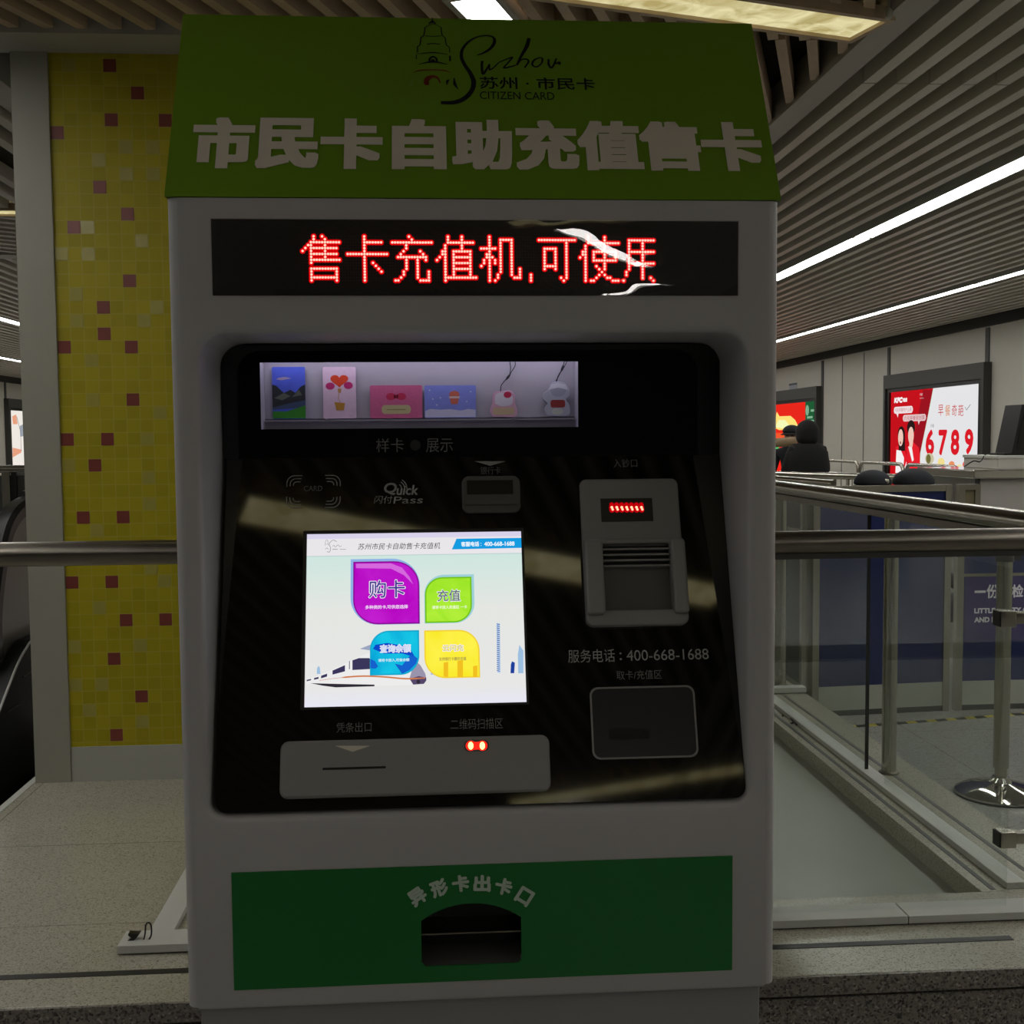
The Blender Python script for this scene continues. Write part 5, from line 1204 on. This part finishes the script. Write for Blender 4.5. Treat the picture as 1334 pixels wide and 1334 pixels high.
def cap(t, P, k, w=1.0, brim=True, badge=None, ball=None):
    c = P(0, .0, 1.625); bm = bmesh.new(); bmesh.ops.create_uvsphere(bm, u_segments=24, v_segments=14, radius=1)
    for v in bm.verts:
        z = v.co.z; v.co = c + Vector((v.co.x*.128*k*w, v.co.y*.135*k*w, (z*.088 if z > 0 else z*.022)*k + .02*k))
    o = ob('cap', bm, MT['cloth2'], t, True)
    f_ = (P(0, 1, 1.6)-P(0, 0, 1.6)).normalized(); r_ = (P(1, 0, 1.6)-P(0, 0, 1.6)).normalized()
    if brim:
        bm = bmesh.new(); ri, ro = [], []
        for a in np.linspace(-1.1, 1.1, 13):
            d = f_*math.cos(a)+r_*math.sin(a); ri.append(c+d*.10*k+Vector((0, 0, .01*k))); ro.append(c+d*(.10+.085*math.cos(a*.9))*k*1.0+Vector((0, 0, -.014*k)))
        for z in (0, -.008):
            vs1 = [bm.verts.new(v+Vector((0, 0, z))) for v in ri]; vs2 = [bm.verts.new(v+Vector((0, 0, z))) for v in ro]
            for i in range(12): bm.faces.new((vs1[i], vs1[i+1], vs2[i+1], vs2[i]))
        ob('cap_brim', bm, MT['cloth'], o)
    if badge is not None:
        p_ = c + Vector(badge)*k; bm = bmesh.new(); bmesh.ops.create_uvsphere(bm, u_segments=12, v_segments=8, radius=1)
        for v in bm.verts: v.co = p_ + Vector((v.co.x*.020, v.co.y*.008, v.co.z*.016))
        ob('cap_badge', bm, MT['steel2'], o, True)
    return o
# standing person in a black hood, seen from behind
hp_ = onY(1051, 600, 12.0)
t, P, k = person('person in black hooded jacket standing with back turned before the red poster', hp_.x, 12.0, 1.66, math.radians(8), arms='hold')
bm = bmesh.new(); bmesh.ops.create_uvsphere(bm, u_segments=24, v_segments=16, radius=1); c = P(0, -.01, 1.575)
for v in bm.verts:
    z = v.co.z; w_ = 1.0 if z > -.2 else 1.0+.30*(-z-.2)
    v.co = c + Vector((v.co.x*.125*w_, v.co.y*.135*w_, z*.135 if z > 0 else z*.155))*k
ob('hood', bm, MT['cloth'], t, True)
bm = bmesh.new()
jk = [(.175, .225, .80), (.185, .235, .95), (.20, .245, 1.10), (.215, .25, 1.25), (.20, .235, 1.36), (.13, .155, 1.45)]
rings = []
for ry, rx, z in jk: rings.append([bm.verts.new(P(rx*math.cos(a), -.005+ry*.82*math.sin(a), z)) for a in np.linspace(0, 2*math.pi, 24, endpoint=False)])
for i in range(len(rings)-1):
    for q in range(24): bm.faces.new((rings[i][q], rings[i][(q+1) % 24], rings[i+1][(q+1) % 24], rings[i+1][q]))
ob('jacket', bm, MT['cloth'], t, True)
# person in a cap beyond
hp_ = onY(1031, 600, 13.6)
t, P, k = person('person in a dark cap and dark coat, half hidden behind the hooded person', hp_.x, 13.6, 1.60, math.radians(150), arms='desk', top=MT['cloth2'])
bl = face(t, P, k); cap(t, P, k, .9, True, (.05, -.11, .05))
ca_, cb_ = onY(1008, 577, 13.4), onY(1037, 575, 13.4); ob('raised_sleeve', T([ca_, cb_], .055, 12), MT['cardboard'], t, True)
# two seated guards behind the partition, only their caps showing
def stool(x, y, label):
    t = thing('stool', label, 'stool', (x, y, 0), 'stools behind the partition')
    ob('seat', lathe(bmesh.new(), (x, y, .335), [(.15, 0), (.17, .01), (.17, .035), (.15, .045)], 24), MT['rubber'], t, True)
    for a in range(4):
        ca, sa = math.cos(a*math.pi/2+.78), math.sin(a*math.pi/2+.78); ob('leg', T([(x+.11*ca, y+.11*sa, .335), (x+.16*ca, y+.16*sa, 0)], .012, 8), MT['steel2'], t)
for i, (pxx, tz, Y0, lab, yw, bdg) in enumerate(((1137, 611.5, 7.25, 'seated guard whose black cap with a pale badge shows over the blue partition', 1.3, (.05, -.11, .035)), (1190, 609.5, 6.6, 'seated guard whose plain black cap shows over the blue partition, beside the badge cap', -1.4, None))):
    q = onY(pxx, tz, Y0)
    hh = 1.70*(q.z+.42)/(1.735); hh = min(hh, 1.76)
    t, P, k = person(lab, q.x, Y0, hh, yw, True, 'desk', MT['cloth2'])
    bl = face(t, P, k); cap(t, P, k, .95, True, bdg)
    stool(q.x, Y0, 'round black stool under the seated guard ' + ('with the badge cap' if i == 0 else 'with the plain cap'))
